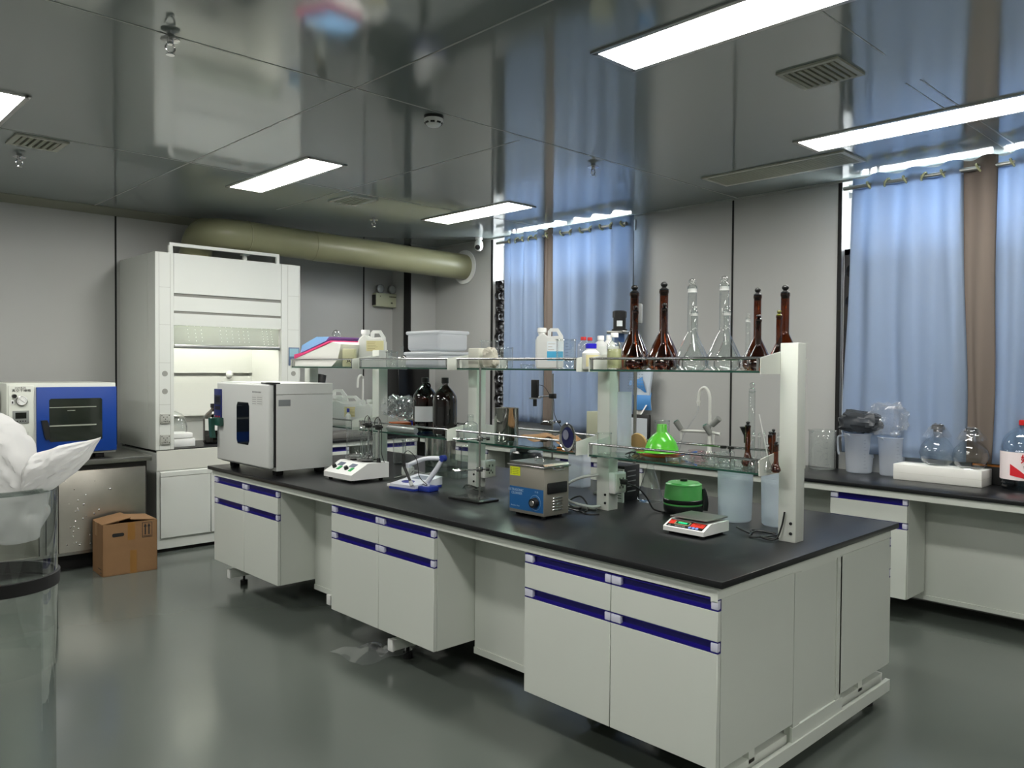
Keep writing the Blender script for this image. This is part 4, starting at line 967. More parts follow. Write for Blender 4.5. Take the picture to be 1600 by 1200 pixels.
for px, ty, X, lb in ((1203, 674, 2.93, 'small brown flask, leftmost of those by the end post'), (1208, 670, 3.03, 'small brown flask, tallest of those by the end post'), (1212.5, 690, 2.9, 'small brown flask, shortest, in front of the tallest one'), (1222, 674, 3.08, 'small brown flask half hidden by the end post, taller'), (1223, 691, 3.02, 'small brown flask half hidden by the end post, shorter')):
    vs(px, ty, X, 15, lb, AMBER, sm=BLACK, nr=.009)
q = onx(1174, 3.12, ZB, 700); t = thing('measuring_cylinder', 'tall clear stoppered measuring cylinder on the lower shelf', 'measuring cylinder', q)
hh = at(1174, 597, 'x', 3.12).z - ZB; rr = ps(5, q)
MB().lathe([(rr * 2.2, 0), (rr * 2.2, .006), (rr, .012), (rr, hh * .88), (rr * 1.15, hh * .89)], n=24).build('tube', CLEAR, t)
MB().lathe([(0, hh * .86), (rr * .8, hh * .87), (rr * .9, hh * .92), (rr * .4, hh * .93), (rr * .9, hh * .965), (rr * .5, hh * .99), (0, hh)], n=16).build('stopper', CLEAR, t)
o = MB().rod((0, 0, 0), (.015, .06, .22), .0022, 6).build('glass_rod', WHITE, loc=onx(1204, 2.96, ZB, 700)); o.location.y -= .0; tag(o, 'thin white glass rod leaning among the small flasks', 'rod')
o = MB().rod((0, -.01, 0), (-.01, -.07, .11), .0022, 6).build('glass_rod', WHITE, loc=onx(1155, 3.05, ZB, 700)); tag(o, 'thin white rod leaning against the slender brown flask', 'rod')
q = onx(1034, 3.16, ZB, 700); beaker(q, 'tall clear graduated beaker behind the green funnel', ps(11.5, q), ps(50, q), tick=8)
q = onx(992, 2.95, ZB, 705)
m = MB()
for k in range(6):
    a = k * 1.1; m.tube([(.03 * math.cos(a), .05 * math.sin(a), .004), (.02 * math.cos(a + 1), .03 * math.sin(a + 1), .016), (.035 * math.cos(a + 2), .05 * math.sin(a + 2), .004)], .002, 6)
o = m.build('wire_bundle', BLACK, loc=q); tag(o, 'tangle of thin black wires on the lower shelf beside the orange plate', 'wires')
# plastic graduated tube in front of the second post and small clear cup
q = onx(976, 3.02, ZB, 690); q.y = 2.36
t = thing('plastic_cylinder', 'tall milky plastic cylinder standing beside the second post', 'cylinder', (3.02, min(2.375, onx(975, 3.02, ZB).y), ZB))
MB().lathe([(.04, 0), (.04, .006), (.034, .012), (.034, .29)], n=28).build('tube', PP, t)
q = onx(954, 2.90, ZB, 700); o = beaker((2.885, 2.385, ZB), 'clear glass beaker on the lower shelf just before the second post', .033, .10)
# second bay
q = onx(791, 3.01, ZB, 690); t = thing('steel_canister', 'tall shiny stainless steel canister on the lower shelf', 'canister', q)
R0 = ps(19, q); hh = at(791, 637, 'x', 3.01).z - ZB
MB().lathe([(0, .002), (R0 * .97, 0), (R0, .006), (R0, hh - .004), (R0 * 1.03, hh), (R0 * .97, hh), (R0 * .96, hh - .01), (0, hh - .02)], n=48).build('body', mat('polished_steel', 'bdbbb6', .12, metal=1), t)
PAPERK = mat('kraft_paper', 'a97f56', .7)
def kraft(u, v):
    x = -.10 + .22 * v; y = -.19 + .38 * u
    z = .035 + .03 * noise.noise(Vector((u * 4, v * 4, 1.3))) + .018 * abs(math.sin(6 * u + 3 * v)) - .03 * abs(u - .5)
    return Vector((x + .03 * u, y, max(.002, z)))
o = MB().grid(kraft, 26, 16).build('kraft_paper', PAPERK, loc=(2.98, 2.84, ZB), ang=15); solid(o, .001); tag(o, 'crumpled brown kraft paper sheet on the lower shelf', 'paper')
t = thing('tin_lid', 'round shiny printed tin lid propped against the shelf rail', 'tin lid', at(889, 684, 'x', 2.812))
Mx = Matrix.Rotation(math.radians(-14), 4, 'Z') @ Matrix.Rotation(-PI / 2, 4, 'Y')
t.location = (2.808, t.location.y, 1.156)
MB().lathe([(0, 0), (.058, 0), (.068, .004), (.069, .008), (.066, .010), (.057, .005), (0, .005)], n=40, M=Mx).build('disc', CHROME, t)
MB().lathe([(0, .0055), (.02, .0056), (.05, .0052)], n=30, M=Mx).build('print_center', mat('print_navy', '2a2d60', .2, metal=.4), t)
MB().lathe([(0, .0065), (.024, .0066)], n=30, M=Matrix.Translation((0, .01, .012)) @ Mx).build('print_photo', mat('print_silver', '9fa2b8', .2, metal=.5), t)
MB().box(0, .012, -.012, .012, .0063, .0068, M=Matrix.Translation((0, -.036, .01)) @ Mx).build('print_red', mat('print_red', 'b8283a', .3), t)
o = MB().rod((0, 0, .005), (.03, -.16, .006), .005).build('marker_pen', mat('pen_orange', 'e08a2e', .4), loc=(2.90, 2.70, ZB)); tag(o, 'orange and white pen lying under the round tin lid', 'pen')
q = onx(744, 2.89, ZB, 690); rbottle((2.885, 3.34, ZB), 'clear glass bottle on the lower shelf before the third post', .04, .14, CLEAR, CLEAR, capr=.4, sh=.6)
# third bay
for px, X, wpx, lb, lab in ((664, 3.08, 38, 'large amber glass bottle with white label on the lower shelf', 1), (695, 2.95, 38, 'large amber glass bottle without label on the lower shelf', 0)):
    q = onx(px, X, ZB, 665); hh = at(px, 590, 'x', X).z - ZB
    bottle_big(q, lb, r=ps(wpx / 2, q), h=hh, lab=lab, m=AMBERD, lc='c9cacc', lz=(.06, .155), la=(-3.2, -1.2), ring=bool(lab))
ORB = mat('orange_brown_box', 'a8582a', .5)
q = onx(626, 3.0, ZB, 670); o = B(-.06, .05, -.05, .05, 0, .05, bev=.005).build('brown_tub', ORB, loc=q); tag(o, 'low orange-brown tub on the lower shelf left of amber bottles', 'tub')
crumple('plastic_bag', 'crumpled clear plastic bag on the orange-brown tub', 'plastic bag', q + Vector((-.005, -.0, .051)), .075, .085, .065, FILM, 2.2, amp=.5)
o = MB().rod((0, -.14, .018), (0, .14, .018), .018, 18).build('foil_roll', mat('foil', 'b9bcbc', .3, metal=.7, bump=.4, bscale=60), loc=(2.885, 3.98, ZB)); tag(o, 'roll of silvery foil lying along the front of the lower shelf', 'foil roll')
# far bay
q = onx(543, 2.98, ZB, 655); q.y = 4.77; jug(q, 'large milky jerrycan with yellow label on the far lower shelf', .23, .20, lab=YLAB, labx=(.0, .48), labz=(.28, .62), rz=RV + .1)
jug((3.09, 5.10, ZB), 'milky jerrycan behind the large one on the far lower shelf', .19, .235, rz=RV)
q = onx(582, 2.98, ZB, 655); jug((2.98, 4.535, ZB), 'small white jerrycan seen edge-on beside the fourth post', .115, .18, rz=RV + PI, d=.09)
rbottle((2.885, 4.585, ZB), 'small spray bottle with blue collar in front of the jerrycans', .018, .12, HDPE, mat('blue_collar', '2d3c9e', .4), capr=.5, ch=.2, sh=.6)
# ------------------------------------------------------------------ on the island worktop
# pH meter with jointed arm
PHM = t = thing('ph_meter', 'blue and white bench pH meter with jointed electrode arm', 'pH meter', (2.61, 3.72, T), math.radians(-80))
WB = mat('meter_white', 'd7dbe4', .35); BL = mat('meter_blue', '22358f', .35)
MB().prism([(0, 0), (.19, -.01), (.20, .01), (.20, .22), (.19, .23), (.01, .23), (0, .21)], .0, .012, 'xy').build('base', BL, t)
MB().prism([(.0, .012), (.0, .028), (.23, .058), (.23, .012)], .004, .196, 'yz', M=Matrix(((1, 0, 0, 0), (0, 1, 0, 0), (0, 0, 1, 0), (0, 0, 0, 1)))).build('case', WB, t)
Ms = Matrix.Translation((0, 0, .0283)) @ Matrix.Rotation(math.atan2(.03, .23), 4, 'X')
MB().lathe([(0, 0), (.034, 0), (.034, .002), (0, .002)], n=28, M=Ms @ Matrix.Translation((.085, .065, 0)) @ Matrix.Scale(1.3, 4, (1, 0, 0)) @ Matrix.Scale(.8, 4, (0, 1, 0))).build('keypad', mat('keypad_violet', '3a3f8c', .4), t)
MB().box(.05, .16, .13, .20, 0, .0015, M=Ms).build('display', mat('lcd_pale', '9aa2ae', .2), t)
MB().box(-.03, .0, .01, .05, .006, .022, bev=.003).build('side_tab', WHITE, t)
MB().box(.20, .285, .02, .10, 0, .028, bev=.004).build('arm_base', BL, t)
MB().cyl(.235, .05, .028, .045, .02, 20).build('pivot', WB, t)
E1 = Vector((.335, .075, .185)); E0 = Vector((.235, .05, .04)); E2 = Vector((.12, .02, .135))
MB().tube([E0, E0.lerp(E1, .5) + Vector((.004, 0, 0)), E1], lambda s: .015 - .003 * s, 12).build('lower_arm', WB, t)
MB().tube([E1, E1.lerp(E2, .5) + Vector((0, 0, .018)), E2], .012, 12).build('upper_arm', WB, t)
MB().lathe([(0, -.016), (.018, -.014), (.018, .014), (0, .016)], n=20, M=Matrix.Translation(E1) @ Matrix.Rotation(PI / 2, 4, 'X')).build('elbow', BL, t)
MB().box(-.028, .018, -.014, .014, -.012, .012, bev=.004, M=Matrix.Translation(E2)).build('electrode_holder', WB, t)
e = MB(); e.rod(E2 + Vector((-.01, -.02, .065)), E2 + Vector((-.005, -.02, -.005)), .008, 12, .011); e.rod(E2 + Vector((-.005, -.02, -.005)), E2 + Vector((.055, -.03, -.085)), .009, 12, .007)
e.build('electrode', BLACK, t)
MB().rod(E2 + Vector((.052, -.03, -.08)), E2 + Vector((.066, -.032, -.104)), .011, 14).build('electrode_cap', mat('cap_clear_grey', 'b9bcb8', .3), t)
MB().tube([E2 + Vector((-.01, -.02, .065)), E2 + Vector((.03, -.02, .085)), E2 + Vector((.09, -.02, .04)), E2 + Vector((.11, -.02, -.05)), E2 + Vector((.15, .0, -.095)), E0 + Vector((.0, -.03, .0))], .0022, 6).build('electrode_cable', BLACK, t)
# clamp stand
def clampstand(name, label, base, pole_h, clamps, bw=.10, bl=.16, rz=0):
    t = thing(name, label, 'clamp stand', base, rz)
    MB().box(-bw / 2, bw / 2, -bl / 2, bl / 2, 0, .012, bev=.003).build('base', mat('stand_base_dark', '2a2b2b', .2, metal=.6), t)
    MB().cyl(bw * .3, 0, .012, pole_h, .0055, 14).build('rod', STEEL, t)
    for z, L in clamps:
        c = MB(); c.box(bw * .3 - .014, bw * .3 + .014, -.012, .012, z - .012, z + .012, bev=.003)
        c.rod((bw * .3, 0, z), (bw * .3 - L * .5, L * .2, z), .004, 8)
        for s in (-1, 1): c.tube([(bw * .3 - L * .5, L * .2, z), (bw * .3 - L * .7, L * .28 + s * .02, z), (bw * .3 - L, L * .42 + s * .008, z)], .005, 8)
        c.rod((bw * .3, 0, z), (bw * .3 + .03, -.02, z), .0035, 8)
        c.build('clamp', CHROME, t)
        MB().rod((bw * .3 + .028, -.018, z), (bw * .3 + .042, -.03, z), .009, 12).build('thumb_screw', BLACK, t)
    return t
clampstand('clamp_stand', 'steel clamp stand with black base in front of the rack', (2.70, 3.10, T), .685, ((.315, .13), (.155, .13)), bw=.14, bl=.24, rz=0)
# ultrasonic cleaner
CLEANER = t = thing('ultrasonic_cleaner', 'steel ultrasonic cleaner with blue front panel and dial', 'ultrasonic cleaner', (2.575, 2.70, T), RZ)
SS = mat('cleaner_steel', 'a7a398', .4, metal=.75)
W_, D_, HH = .225, .165, .245
MB().box(0, W_, 0, D_, .015, HH - .012, bev=.002).build('case', SS, t)
MB().box(-.008, W_ + .008, -.008, D_ + .008, HH - .014, HH - .006, bev=.002).build('rim', CHROME, t)
MB().prism([(-.002, HH - .004), (W_ + .002, HH - .004), (W_ - .006, HH + .006), (.006, HH + .006)], 0, D_, 'xz').build('lid', STEEL, t)
MB().tube([(.09, D_ / 2, HH + .005), (.09, D_ / 2, HH + .02), (.14, D_ / 2, HH + .02), (.14, D_ / 2, HH + .005)], .004, 8, smooth=3).build('lid_handle', CHROME, t)
bp = B(.004, W_ - .004, -.0015, 0, .03, .135).build('front_panel', mat('cleaner_blue', '1c5c96', .4), t)
TX = mat('panel_print', 'a9c4dc', .5)
text('ULTRASONIC', .0165, TX, bp, (.046, -.002, .119)); text('CLEANER', .0165, TX, bp, (.052, -.002, .104)); text('Shenzhen Clean', .009, TX, bp, (.042, -.002, .046)); text('0  15', .010, TX, bp, (.18, -.002, .122))
MB().torus((.172, -.0018, .073), .034, .0006, M=Matrix.Rotation(PI / 2, 3, 'X'), n=32, m=4).build('dial_ring', TX, bp)
k = MB().lathe([(0, 0), (.024, 0), (.021, .022), (0, .022)], n=28, M=Matrix.Translation((.172, -.0015, .073)) @ Matrix.Rotation(PI / 2, 4, 'X')).build('dial', BLACK, t)
MB().lathe([(0, .022), (.013, .022), (.012, .025), (0, .025)], n=24, M=Matrix.Translation((.172, -.0015, .073)) @ Matrix.Rotation(PI / 2, 4, 'X')).build('dial_face', ALU, k)
wl = B(.006, .072, -.0012, 0, .185, .225).build('warning_sticker', mat('sticker_yellow', 'd6e021', .5), t)
m = MB()
for k in range(4): m.box(.022, .062, -.0016, -.0012, .192 + k * .008, .1935 + k * .008); m.box(.010, .015, -.0016, -.0012, .191 + k * .008, .195 + k * .008)
m.build('printing', INK, wl)
MB().box(W_, W_ + .006, .02, D_ - .015, .115, .165, bev=.004).build('side_handle', BLACK, t)
m = MB()
for k in range(5): m.box(W_, W_ + .004, .055, .12, .038 + k * .013, .043 + k * .013, bev=.001, seg=1)
m.build('vent_louvres', CHROME, t)
m = MB(); m.tube([(W_ + .008, .05, HH - .012), (W_ + .022, .055, HH - .02), (W_ + .022, .11, HH - .02), (W_ + .008, .115, HH - .012)], .002, 6, smooth=3); m.build('bail', CHROME, t)
for x in (.03, .195):
    for y in (.03, .135): MB().cyl(x, y, 0, .016, .011, 12).build('foot', RUBBER, t)
# balance
BALANCE = t = thing('digital_balance', 'white digital balance with red panel and green display', 'balance', (2.762, 1.962, T), RZ)
W_, D_ = .196, .19
MB().prism([(0, .012), (D_, .012), (D_, .055), (.055, .055), (.0, .030)], 0, W_, 'yz').build('case', WHITE, t)
sl = Matrix.Translation((0, 0, .030)) @ Matrix.Rotation(math.atan2(.025, .055), 4, 'X')
fp = MB().box(.010, W_ - .012, .006, .054, 0, .001, M=sl).build('front_panel', BLACK, t)
RD = mat('panel_red', 'cf3526', .4)
m = MB(); m.box(.012, .038, .022, .050, .001, .0014, M=sl); m.box(.118, W_ - .016, .022, .050, .001, .0014, M=sl); m.build('red_field', RD, fp)
MB().box(.040, .112, .022, .048, .001, .0018, M=sl).build('display_bezel', mat('bezel_tan', 'a8926c', .4), fp)
dsp = MB().box(.044, .108, .026, .044, .0018, .0022, M=sl).build('display', mat('display_green_dark', '0c4a36', .2), fp)
def seg(s, size, m, parent, M, name='lettering', sx=1):
    q = text(s, size, m, parent, (0, 0, 0), rot=(0, 0, 0), name=name, sx=sx); q.matrix_local = M; return q
seg('000000', .014, mat('digit_green', '24b877', .4, emit=1.2), dsp, sl @ Matrix.Translation((.076, .035, .0024)), sx=1)
seg('ACS-30', .009, INK, fp, sl @ Matrix.Translation((.148, .040, .0016))); seg('ELECTRONIC SCALE', .0055, mat('print_pale', 'c9c9c9', .5), fp, sl @ Matrix.Translation((.075, .013, .0012)))
m = MB()
for k in range(3): m.lathe([(0, 0), (.007, 0), (.006, .002), (0, .002)], n=14, M=sl @ Matrix.Translation((.122 + k * .017, .014, .001)))
m.build('keys', mat('key_blue', '7f9be8', .4), fp)
MB().lathe([(0, 0), (.006, 0), (0, .002)], n=14, M=sl @ Matrix.Translation((.024, .013, .001))).build('level_bubble', ALU, fp)
MB().box(.05, .145, .08, .15, .055, .064).build('pan_support', BLACK, t)
MB().box(.006, W_ - .010, .04, D_ + .008, .064, .070, bev=.002).build('weighing_pan', STEELB, t)
for x in (.025, .17):
    for y in (.025, .165): MB().cyl(x, y, 0, .014, .012, 12).build('foot', RUBBER, t)
# green steamer pot
q = onz(1062, 806, T); c = Vector((3.225, 2.175, T))
POT = t = thing('green_pot', 'green lidded electric pot with black base on the island', 'electric pot', c)
GP = mat('pot_green', '5fb35f', .3); R0 = ps(31, c)
MB().lathe([(0, .0), (R0 * .90, 0), (R0 * .98, .012), (R0 * 1.0, .032), (R0 * .98, .040), (0, .04)], n=44).build('base', BLACK, t)
MB().lathe([(R0 * .985, .040), (R0 * 1.0, .044), (R0 * .985, .048)], n=44).build('trim_ring', GP, t)
MB().lathe([(R0 * .99, .048), (R0 * 1.01, .052), (R0 * 1.0, .066), (R0 * .97, .068)], n=44).build('black_band', BLACK, t)
MB().lathe([(R0 * .97, .066), (R0 * .90, .130), (R0 * .885, .134)], n=44).build('bowl', GP, t)
MB().lathe([(R0 * .90, .132), (R0 * .90, .137), (R0 * .80, .141), (R0 * .77, .145), (0, .150)], n=44).build('lid', GP, t)
MB().cyl(0, 0, .148, .160, .017, 24).build('lid_knob', BLACK, t)
d2 = Vector((.42, -.90, 0)).normalized(); pd = Vector((-d2.y, d2.x, 0))
h = MB()
h.tube([d2 * R0 * .97 + Vector((0, 0, .118)), d2 * R0 * 1.03 + Vector((0, 0, .09)), d2 * R0 * 1.05 + Vector((0, 0, .05)), d2 * R0 * .98 + Vector((0, 0, .02))], lambda s: .009 + .014 * s, 12)
h.build('handle', BLACK, t)
# erlenmeyer
def erlen(c, label, r, h):
    t = thing('conical_flask', label, 'flask', c)
    MB().lathe([(0, .002), (r * .9, 0), (r, .010), (r * .95, h * .12), (r * .30, h * .74), (r * .26, h * .80), (r * .26, h * .93), (r * .36, h * .97)], n=40).build('flask_body', CLEAR, t)
    return t
c = Vector((3.36, 2.47, T)); t = erlen(c, 'clear conical flask with white cap behind the green pot', ps(21, c), ps(68, c))
MB().lathe([(0, ps(66, c)), (.026, ps(66, c)), (.03, ps(70, c)), (.03, ps(75, c)), (0, ps(76, c))], n=24).build('cap', mat('cap_pale_green', 'cdd4c8', .5), t)
c = Vector((3.42, 2.33, T)); beaker(c, 'dark-rimmed clear beaker beside the conical flask', ps(11, c), ps(36, c), tick=5)
# big milky beakers
def bigpp(c, label, r, h):
    t = beaker(c, label, r, h, m=PP, taper=.93, spout=False, name='measuring_beaker', cat='measuring beaker')
    m = MB()
    for k in range(22):
        z = h * .12 + h * .8 * k / 22; rr = r * (.935 + .065 * z / h) + .0008; m.lathe([(rr, z), (rr + .0004, z + .0012), (rr, z + .0024)], n=36)
    m.build('ribs', PP, t)
    m = MB(); a0 = -1.15
    for k in range(9):
        z = h * (.18 + .085 * k); rr = r * (.935 + .065 * z / h) + .002
        m.grid(lambda u, v: (rr * math.cos(a0 + .10 * u), rr * math.sin(a0 + .10 * u), z + .005 * v), 3, 1)
    m.build('graduation', mat('grad_navy', '2a3550', .6), t)
    return t
c = Vector((3.225, 1.90, T)); bigpp(c, 'large milky plastic measuring beaker behind the balance, left one', ps(27, c), .272)
c = Vector((3.27, 1.715, T)); bigpp(c, 'large milky plastic measuring beaker behind the balance, right one by the post', ps(26, c), .268)
def cord(owner, pts, r=.0035, m=None, name='power_cord'):
    """a cord belongs to its device"""
    o = MB().tube(pts, r, 8).build(name, m or BLACK, owner)
    o.matrix_parent_inverse = (Matrix.Translation(owner.location) @ owner.rotation_euler.to_matrix().to_4x4()).inverted(); return o
def cord2(label, pts, r, m):
    o = MB().tube(pts, r, 8).build('rubber_tube', m); return tag(o, label, 'tube')
z = T + .0036
cord(BALANCE, [(2.965, 1.74, T + .03), (3.0, 1.69, z), (3.06, 1.72, z + .004), (3.08, 1.62, z), (2.98, 1.60, z + .007), (2.94, 1.66, z), (3.02, 1.68, z + .011), (3.06, 1.60, z), (2.97, 1.56, z + .005), (2.93, 1.61, z + .01), (2.955, 1.56, z + .004), (2.968, 1.54, T + .06), (2.972, 1.53, T + .12)])
cord(POT, [(3.02, 2.386, .94), (3.03, 2.36, .935), (3.06, 2.32, .915), (3.10, 2.30, .87), (3.12, 2.28, .82), (3.13, 2.26, z + .004), (3.135, 2.22, z)], .004)
o = B(3.012, 3.032, 2.357, 2.392, .931, .955, bev=.004).build('power_plug', BLACK, POT); o.matrix_parent_inverse = Matrix.Translation(POT.location).inverted()
cord(CLEANER, [(2.80, 2.60, z), (2.84, 2.50, z + .02), (2.90, 2.56, z), (2.86, 2.66, z + .014), (2.79, 2.58, z + .024), (2.86, 2.49, z), (2.95, 2.54, z + .012), (2.96, 2.60, z + .05), (2.90, 2.62, z + .02), (2.83, 2.45, z), (2.87, 2.40, z)], .0042)
RT = cord2('loop of white rubber tubing hanging before the second post', [(2.97, 2.49, .97), (2.90, 2.56, .95), (2.87, 2.62, .90), (2.88, 2.60, .84), (2.94, 2.52, .815), (2.975, 2.48, .82)], .007, mat('rubber_white', 'b9bcb8', .5))
cord(STIRRER, [(2.86, 4.02, z), (2.90, 3.92, z + .03), (2.88, 3.84, z + .06), (2.95, 3.80, z + .02), (2.90, 3.92, z), (2.84, 3.84, z + .01), (2.93, 3.74, z + .05), (2.98, 3.86, z + .03), (2.92, 3.98, z), (2.86, 3.88, z + .03), (2.90, 3.76, z)], .004, mat('cord_grey', '9a9b98', .5))
cord(PHM, [(2.90, 3.42, z), (2.88, 3.36, z + .03), (2.93, 3.33, z + .01), (2.90, 3.40, z + .02), (2.86, 3.33, z), (2.92, 3.29, z + .025), (2.94, 3.36, z), (2.87, 3.30, z + .01), (2.90, 3.25, z)], .002)
o = MB().rod((2.87, 2.98, T + .007), (2.93, 2.47, T + .007), .006, 10).build('metal_rod', STEEL); tag(o, 'bright metal rod lying on the worktop behind the cleaner', 'rod')
o = MB().box(-.012, .012, -.02, .02, 0, .02, bev=.004).build('power_adapter', WHITE, loc=(2.99, 4.06, T)); o.scale = (2, 2, 3); tag(o, 'white power adapter block among the grey cords', 'adapter')
# white and black instrument behind second post
t = thing('power_supply', 'white-faced instrument with slotted black side behind the second post', 'instrument', (3.20, 2.66, T), RZ + .10)
MB().prism([(0, 0), (.13, 0), (.13, .17), (0, .17)], 0.0, .012, 'xz').build('front_face', mat('face_pale', 'c7cac3', .4), t)
B(0, .13, .012, .16, 0, .185, bev=.003).build('case', BLACK, t)
m = MB()
for k in range(5): m.box(.13, .1312, .04, .12, .05 + k * .026, .055 + k * .026)
m.build('vent_slots', GREYP, t)
text('Z', .02, INK, t, (.10, -.0006, .135))
m = MB()
for k in range(3): m.box(.07, .12, -.0006, 0, .02 + k * .012, .024 + k * .012)
m.build('printing', INK, t)
# glassware and tanks behind, on the island
c = Vector((3.02, 4.27, T)); c = Vector((2.60 + .18 - .03, 4.30 - .075, T + .1295))
beaker((2.715, 4.225, T + .1295), 'large clear glass beaker on the left stirrer hotplate', .058, .175, tick=6)
beaker((2.715, 4.095, T + .1295), 'clear glass beaker on the right stirrer hotplate', .045, .15)
for k, (px, X, rp, hp, lb) in enumerate(((624, 3.3, 10, 40, 'tall clear glass beaker left in the row behind the grey cords'), (640, 3.35, 11, 38, 'clear glass beaker right in the row behind the grey cords'), (732, 3.3, 12, 45, 'clear beaker behind the pH meter arm'), (878, 3.35, 9, 40, 'clear glass cylinder behind the ultrasonic cleaner'), (745, 3.35, 9, 42, 'clear glass cylinder behind the third post'))):
    q = onx(px, X, T, 730); beaker(q, lb, ps(rp, q), ps(hp, q), tick=5)
q = onx(688, 3.45, T, 720); t = thing('steel_pot', 'shiny steel pot under the lower shelf behind the amber bottles', 'pot', q + Vector((0, 0, .0)))
MB().lathe([(0, .0), (.10, 0), (.105, .005), (.105, .20), (.11, .205), (.10, .203), (0, .19)], n=40).build('body', mat('polished_steel', 'bdbbb6', .12, metal=1), t)
TANK = glass('tank_glass', tint=(.88, .92, .9), edge=(.4, .5, .45))
q = onx(708, 3.22, T, 740); t = thing('glass_tank', 'rectangular clear glass tank on the worktop behind the pH meter', 'glass tank', q)
m = MB(); m.box(-.10, .10, -.16, .16, 0, .003)
for s in (-1, 1): m.box(-.10, .10, s * .158 - .002, s * .158 + .002, 0, .12); m.box(s * .098 - .002, s * .098 + .002, -.16, .16, 0, .12)
m.build('walls', TANK, t)
c = Vector((3.28, 3.30, T)); t = thing('black_tank', 'black round-shouldered tank behind the third post', 'tank', c)
MB().lathe([(0, .0), (.088, 0), (.094, .01), (.094, .17), (.085, .19), (.06, .20), (.055, .235), (0, .236)], n=36).build('body', mat('tank_black', '141619', .35), t)
MB().lathe([(.05, .2), (.056, .205), (.056, .232), (.05, .24), (0, .24)], n=28).build('cap', GREYP, t)
c = onx(822, 3.3, T, 760); o = MB().box(-.06, .06, -.09, .09, 0, .21, bev=.02, seg=3).build('plastic_tub', PP, loc=c); tag(o, 'milky blue plastic tub behind the ultrasonic cleaner', 'tub')
c = onx(905, 3.45, T, 760); o = MB().box(-.04, .04, -.06, .06, 0, .20, bev=.015, seg=3).build('plastic_tub', PP, loc=c); tag(o, 'bluish plastic tub between the cleaner and second post', 'tub')
# far clamp stand with camera-like box
t = clampstand('clamp_stand', 'thin clamp stand holding a small black box before the curtains', (3.455, 3.29, T), .65, ((.36, .06),), bw=.12, bl=.18)
t2 = thing('clamped_sensor', 'small black box on an arm clamped to the far stand', 'sensor', (3.49, 3.29, T))
pz_ = at(836, 606, 'x', 3.49)
B(-.008, .008, pz_.y - 3.29 - .027, pz_.y - 3.29 + .027, .50, .61, bev=.002).build('box', BLACK, t2)
B(-.02, .02, pz_.y - 3.29 - .03, pz_.y - 3.29 + .03, .492, .50).build('tray', ALU, t2)
MB().rod((0, pz_.y - 3.29, .448), (0, pz_.y - 3.29, .492), .012, 12).build('knob', BLACK, t2)
MB().rod((0, 0, .515), (0, pz_.y - 3.29, .505), .004, 8).build('arm', CHROME, t2)
B(-.015, .015, -.02, .018, .50, .53, bev=.003).build('clamp', BLACK, t2)
MB().tube([(0, pz_.y - 3.29 - .025, .58), (0, .07, .57), (0, .03, .53), (0, -.01, .49), (0, -.02, .40), (0, -.08, .33), (0.0, -.17, .27)], .002, 6).build('cable', BLACK, t2)
# overhead stirrer on far side
c = at(968, 500, 'x', 3.42)
t = thing('overhead_stirrer', 'black overhead stirrer motor on a grey stand behind the bottles', 'stirrer', (3.42, c.y, T))
zz = c.z - T
MB().box(-.1, .1, -.09, .09, 0, .014, bev=.003).build('base', GREYP, t)
MB().cyl(.08, -.05, .014, zz + .06, .009, 16).build('post', STEEL, t)
m = MB(); m.cyl(0, 0, zz - .05, zz + .012, .034, 28); m.lathe([(.038, zz + .012), (.038, zz + .045), (.03, zz + .05), (0, zz + .05)], n=8); m.cyl(0, 0, zz - .058, zz - .05, .042, 28)
m.build('motor', BLACK, t)
MB().grid(lambda u, v: (.0348 * math.cos(-2.9 + .9 * u), .0348 * math.sin(-2.9 + .9 * u), zz - .035 + .03 * v), 8, 1).build('rating_label', BLAB, t)
m = MB(); m.box(-.05, .09, -.06, .05, zz - .075, zz - .06, bev=.004); m.build('bracket', STEEL, t)
MB().cyl(0, 0, zz - .12, zz - .075, .028, 20).build('gear_housing', mat('gear_blue', '3e5f96', .4), t)
MB().cyl(0, 0, zz - .42, zz - .12, .004, 10).build('shaft', STEEL, t)
MB().box(.068, .092, -.09, -.03, zz - .02, zz + .09, bev=.01).build('controller', GREYP, t)
# ------------------------------------------------------------------ window counter things
t = thing('lab_faucet', 'white triple lab faucet with gooseneck and green-capped knobs', 'faucet', (5.25, 3.315, T))
FW = mat('faucet_white', 'd4d6cf', .35); KG = mat('knob_grey', '8e918c', .4); KC = mat('knob_cap_green', '23614f', .4)
m = MB(); m.lathe([(0, 0), (.03, 0), (.03, .01), (.016, .03), (.014, .20), (0, .2)], n=20)
m.tube([(0, 0, .2), (0, 0, .42), (0, .01, .50), (0, .045, .54), (0, .085, .52), (0, .10, .46), (0, .10, .43)], .012, 14)
m.lathe([(.010, .40), (.016, .43), (.016, .438), (0, .438)], (0, .10), 16)
m.tube([(0, -.09, .195), (0, 0, .205), (0, .13, .205), (0, .255, .20)], .011, 12)
m.rod((0, .255, .20), (0, .255, .13), .011, 12, .006); m.rod((0, -.035, .19), (0, -.035, .10), .011, 12, .006)
m.build('spout', FW, t)
for a, b, cap in (((0, .255, .21), (-.03, .285, .275), 1), ((0, -.01, .19), (-.035, .02, .26), 1), ((0, -.02, .26), (0, -.08, .315), 0)):
    k = MB().rod(a, b, .022, 20, .025).build('knob', KG, t); d3 = (Vector(b) - Vector(a)).normalized()
    if cap: MB().rod(Vector(b), Vector(b) + d3 * .003, .018, 20).build('knob_cap', KC, k)
MB().tube([(0, .10, .40), (0, .115, .34), (0, .17, .26), (0, .235, .16), (0, .27, .05), (-.02, .29, .01)], .005, 8).build('hose', FILM, t)
o = MB(); o.box(4.98, 5.2, 3.25, 3.65, T - .0, T + .003); o = o.build('sink_rim', BLACK); tag(o, 'black sink rim in the window counter below the faucet', 'sink')
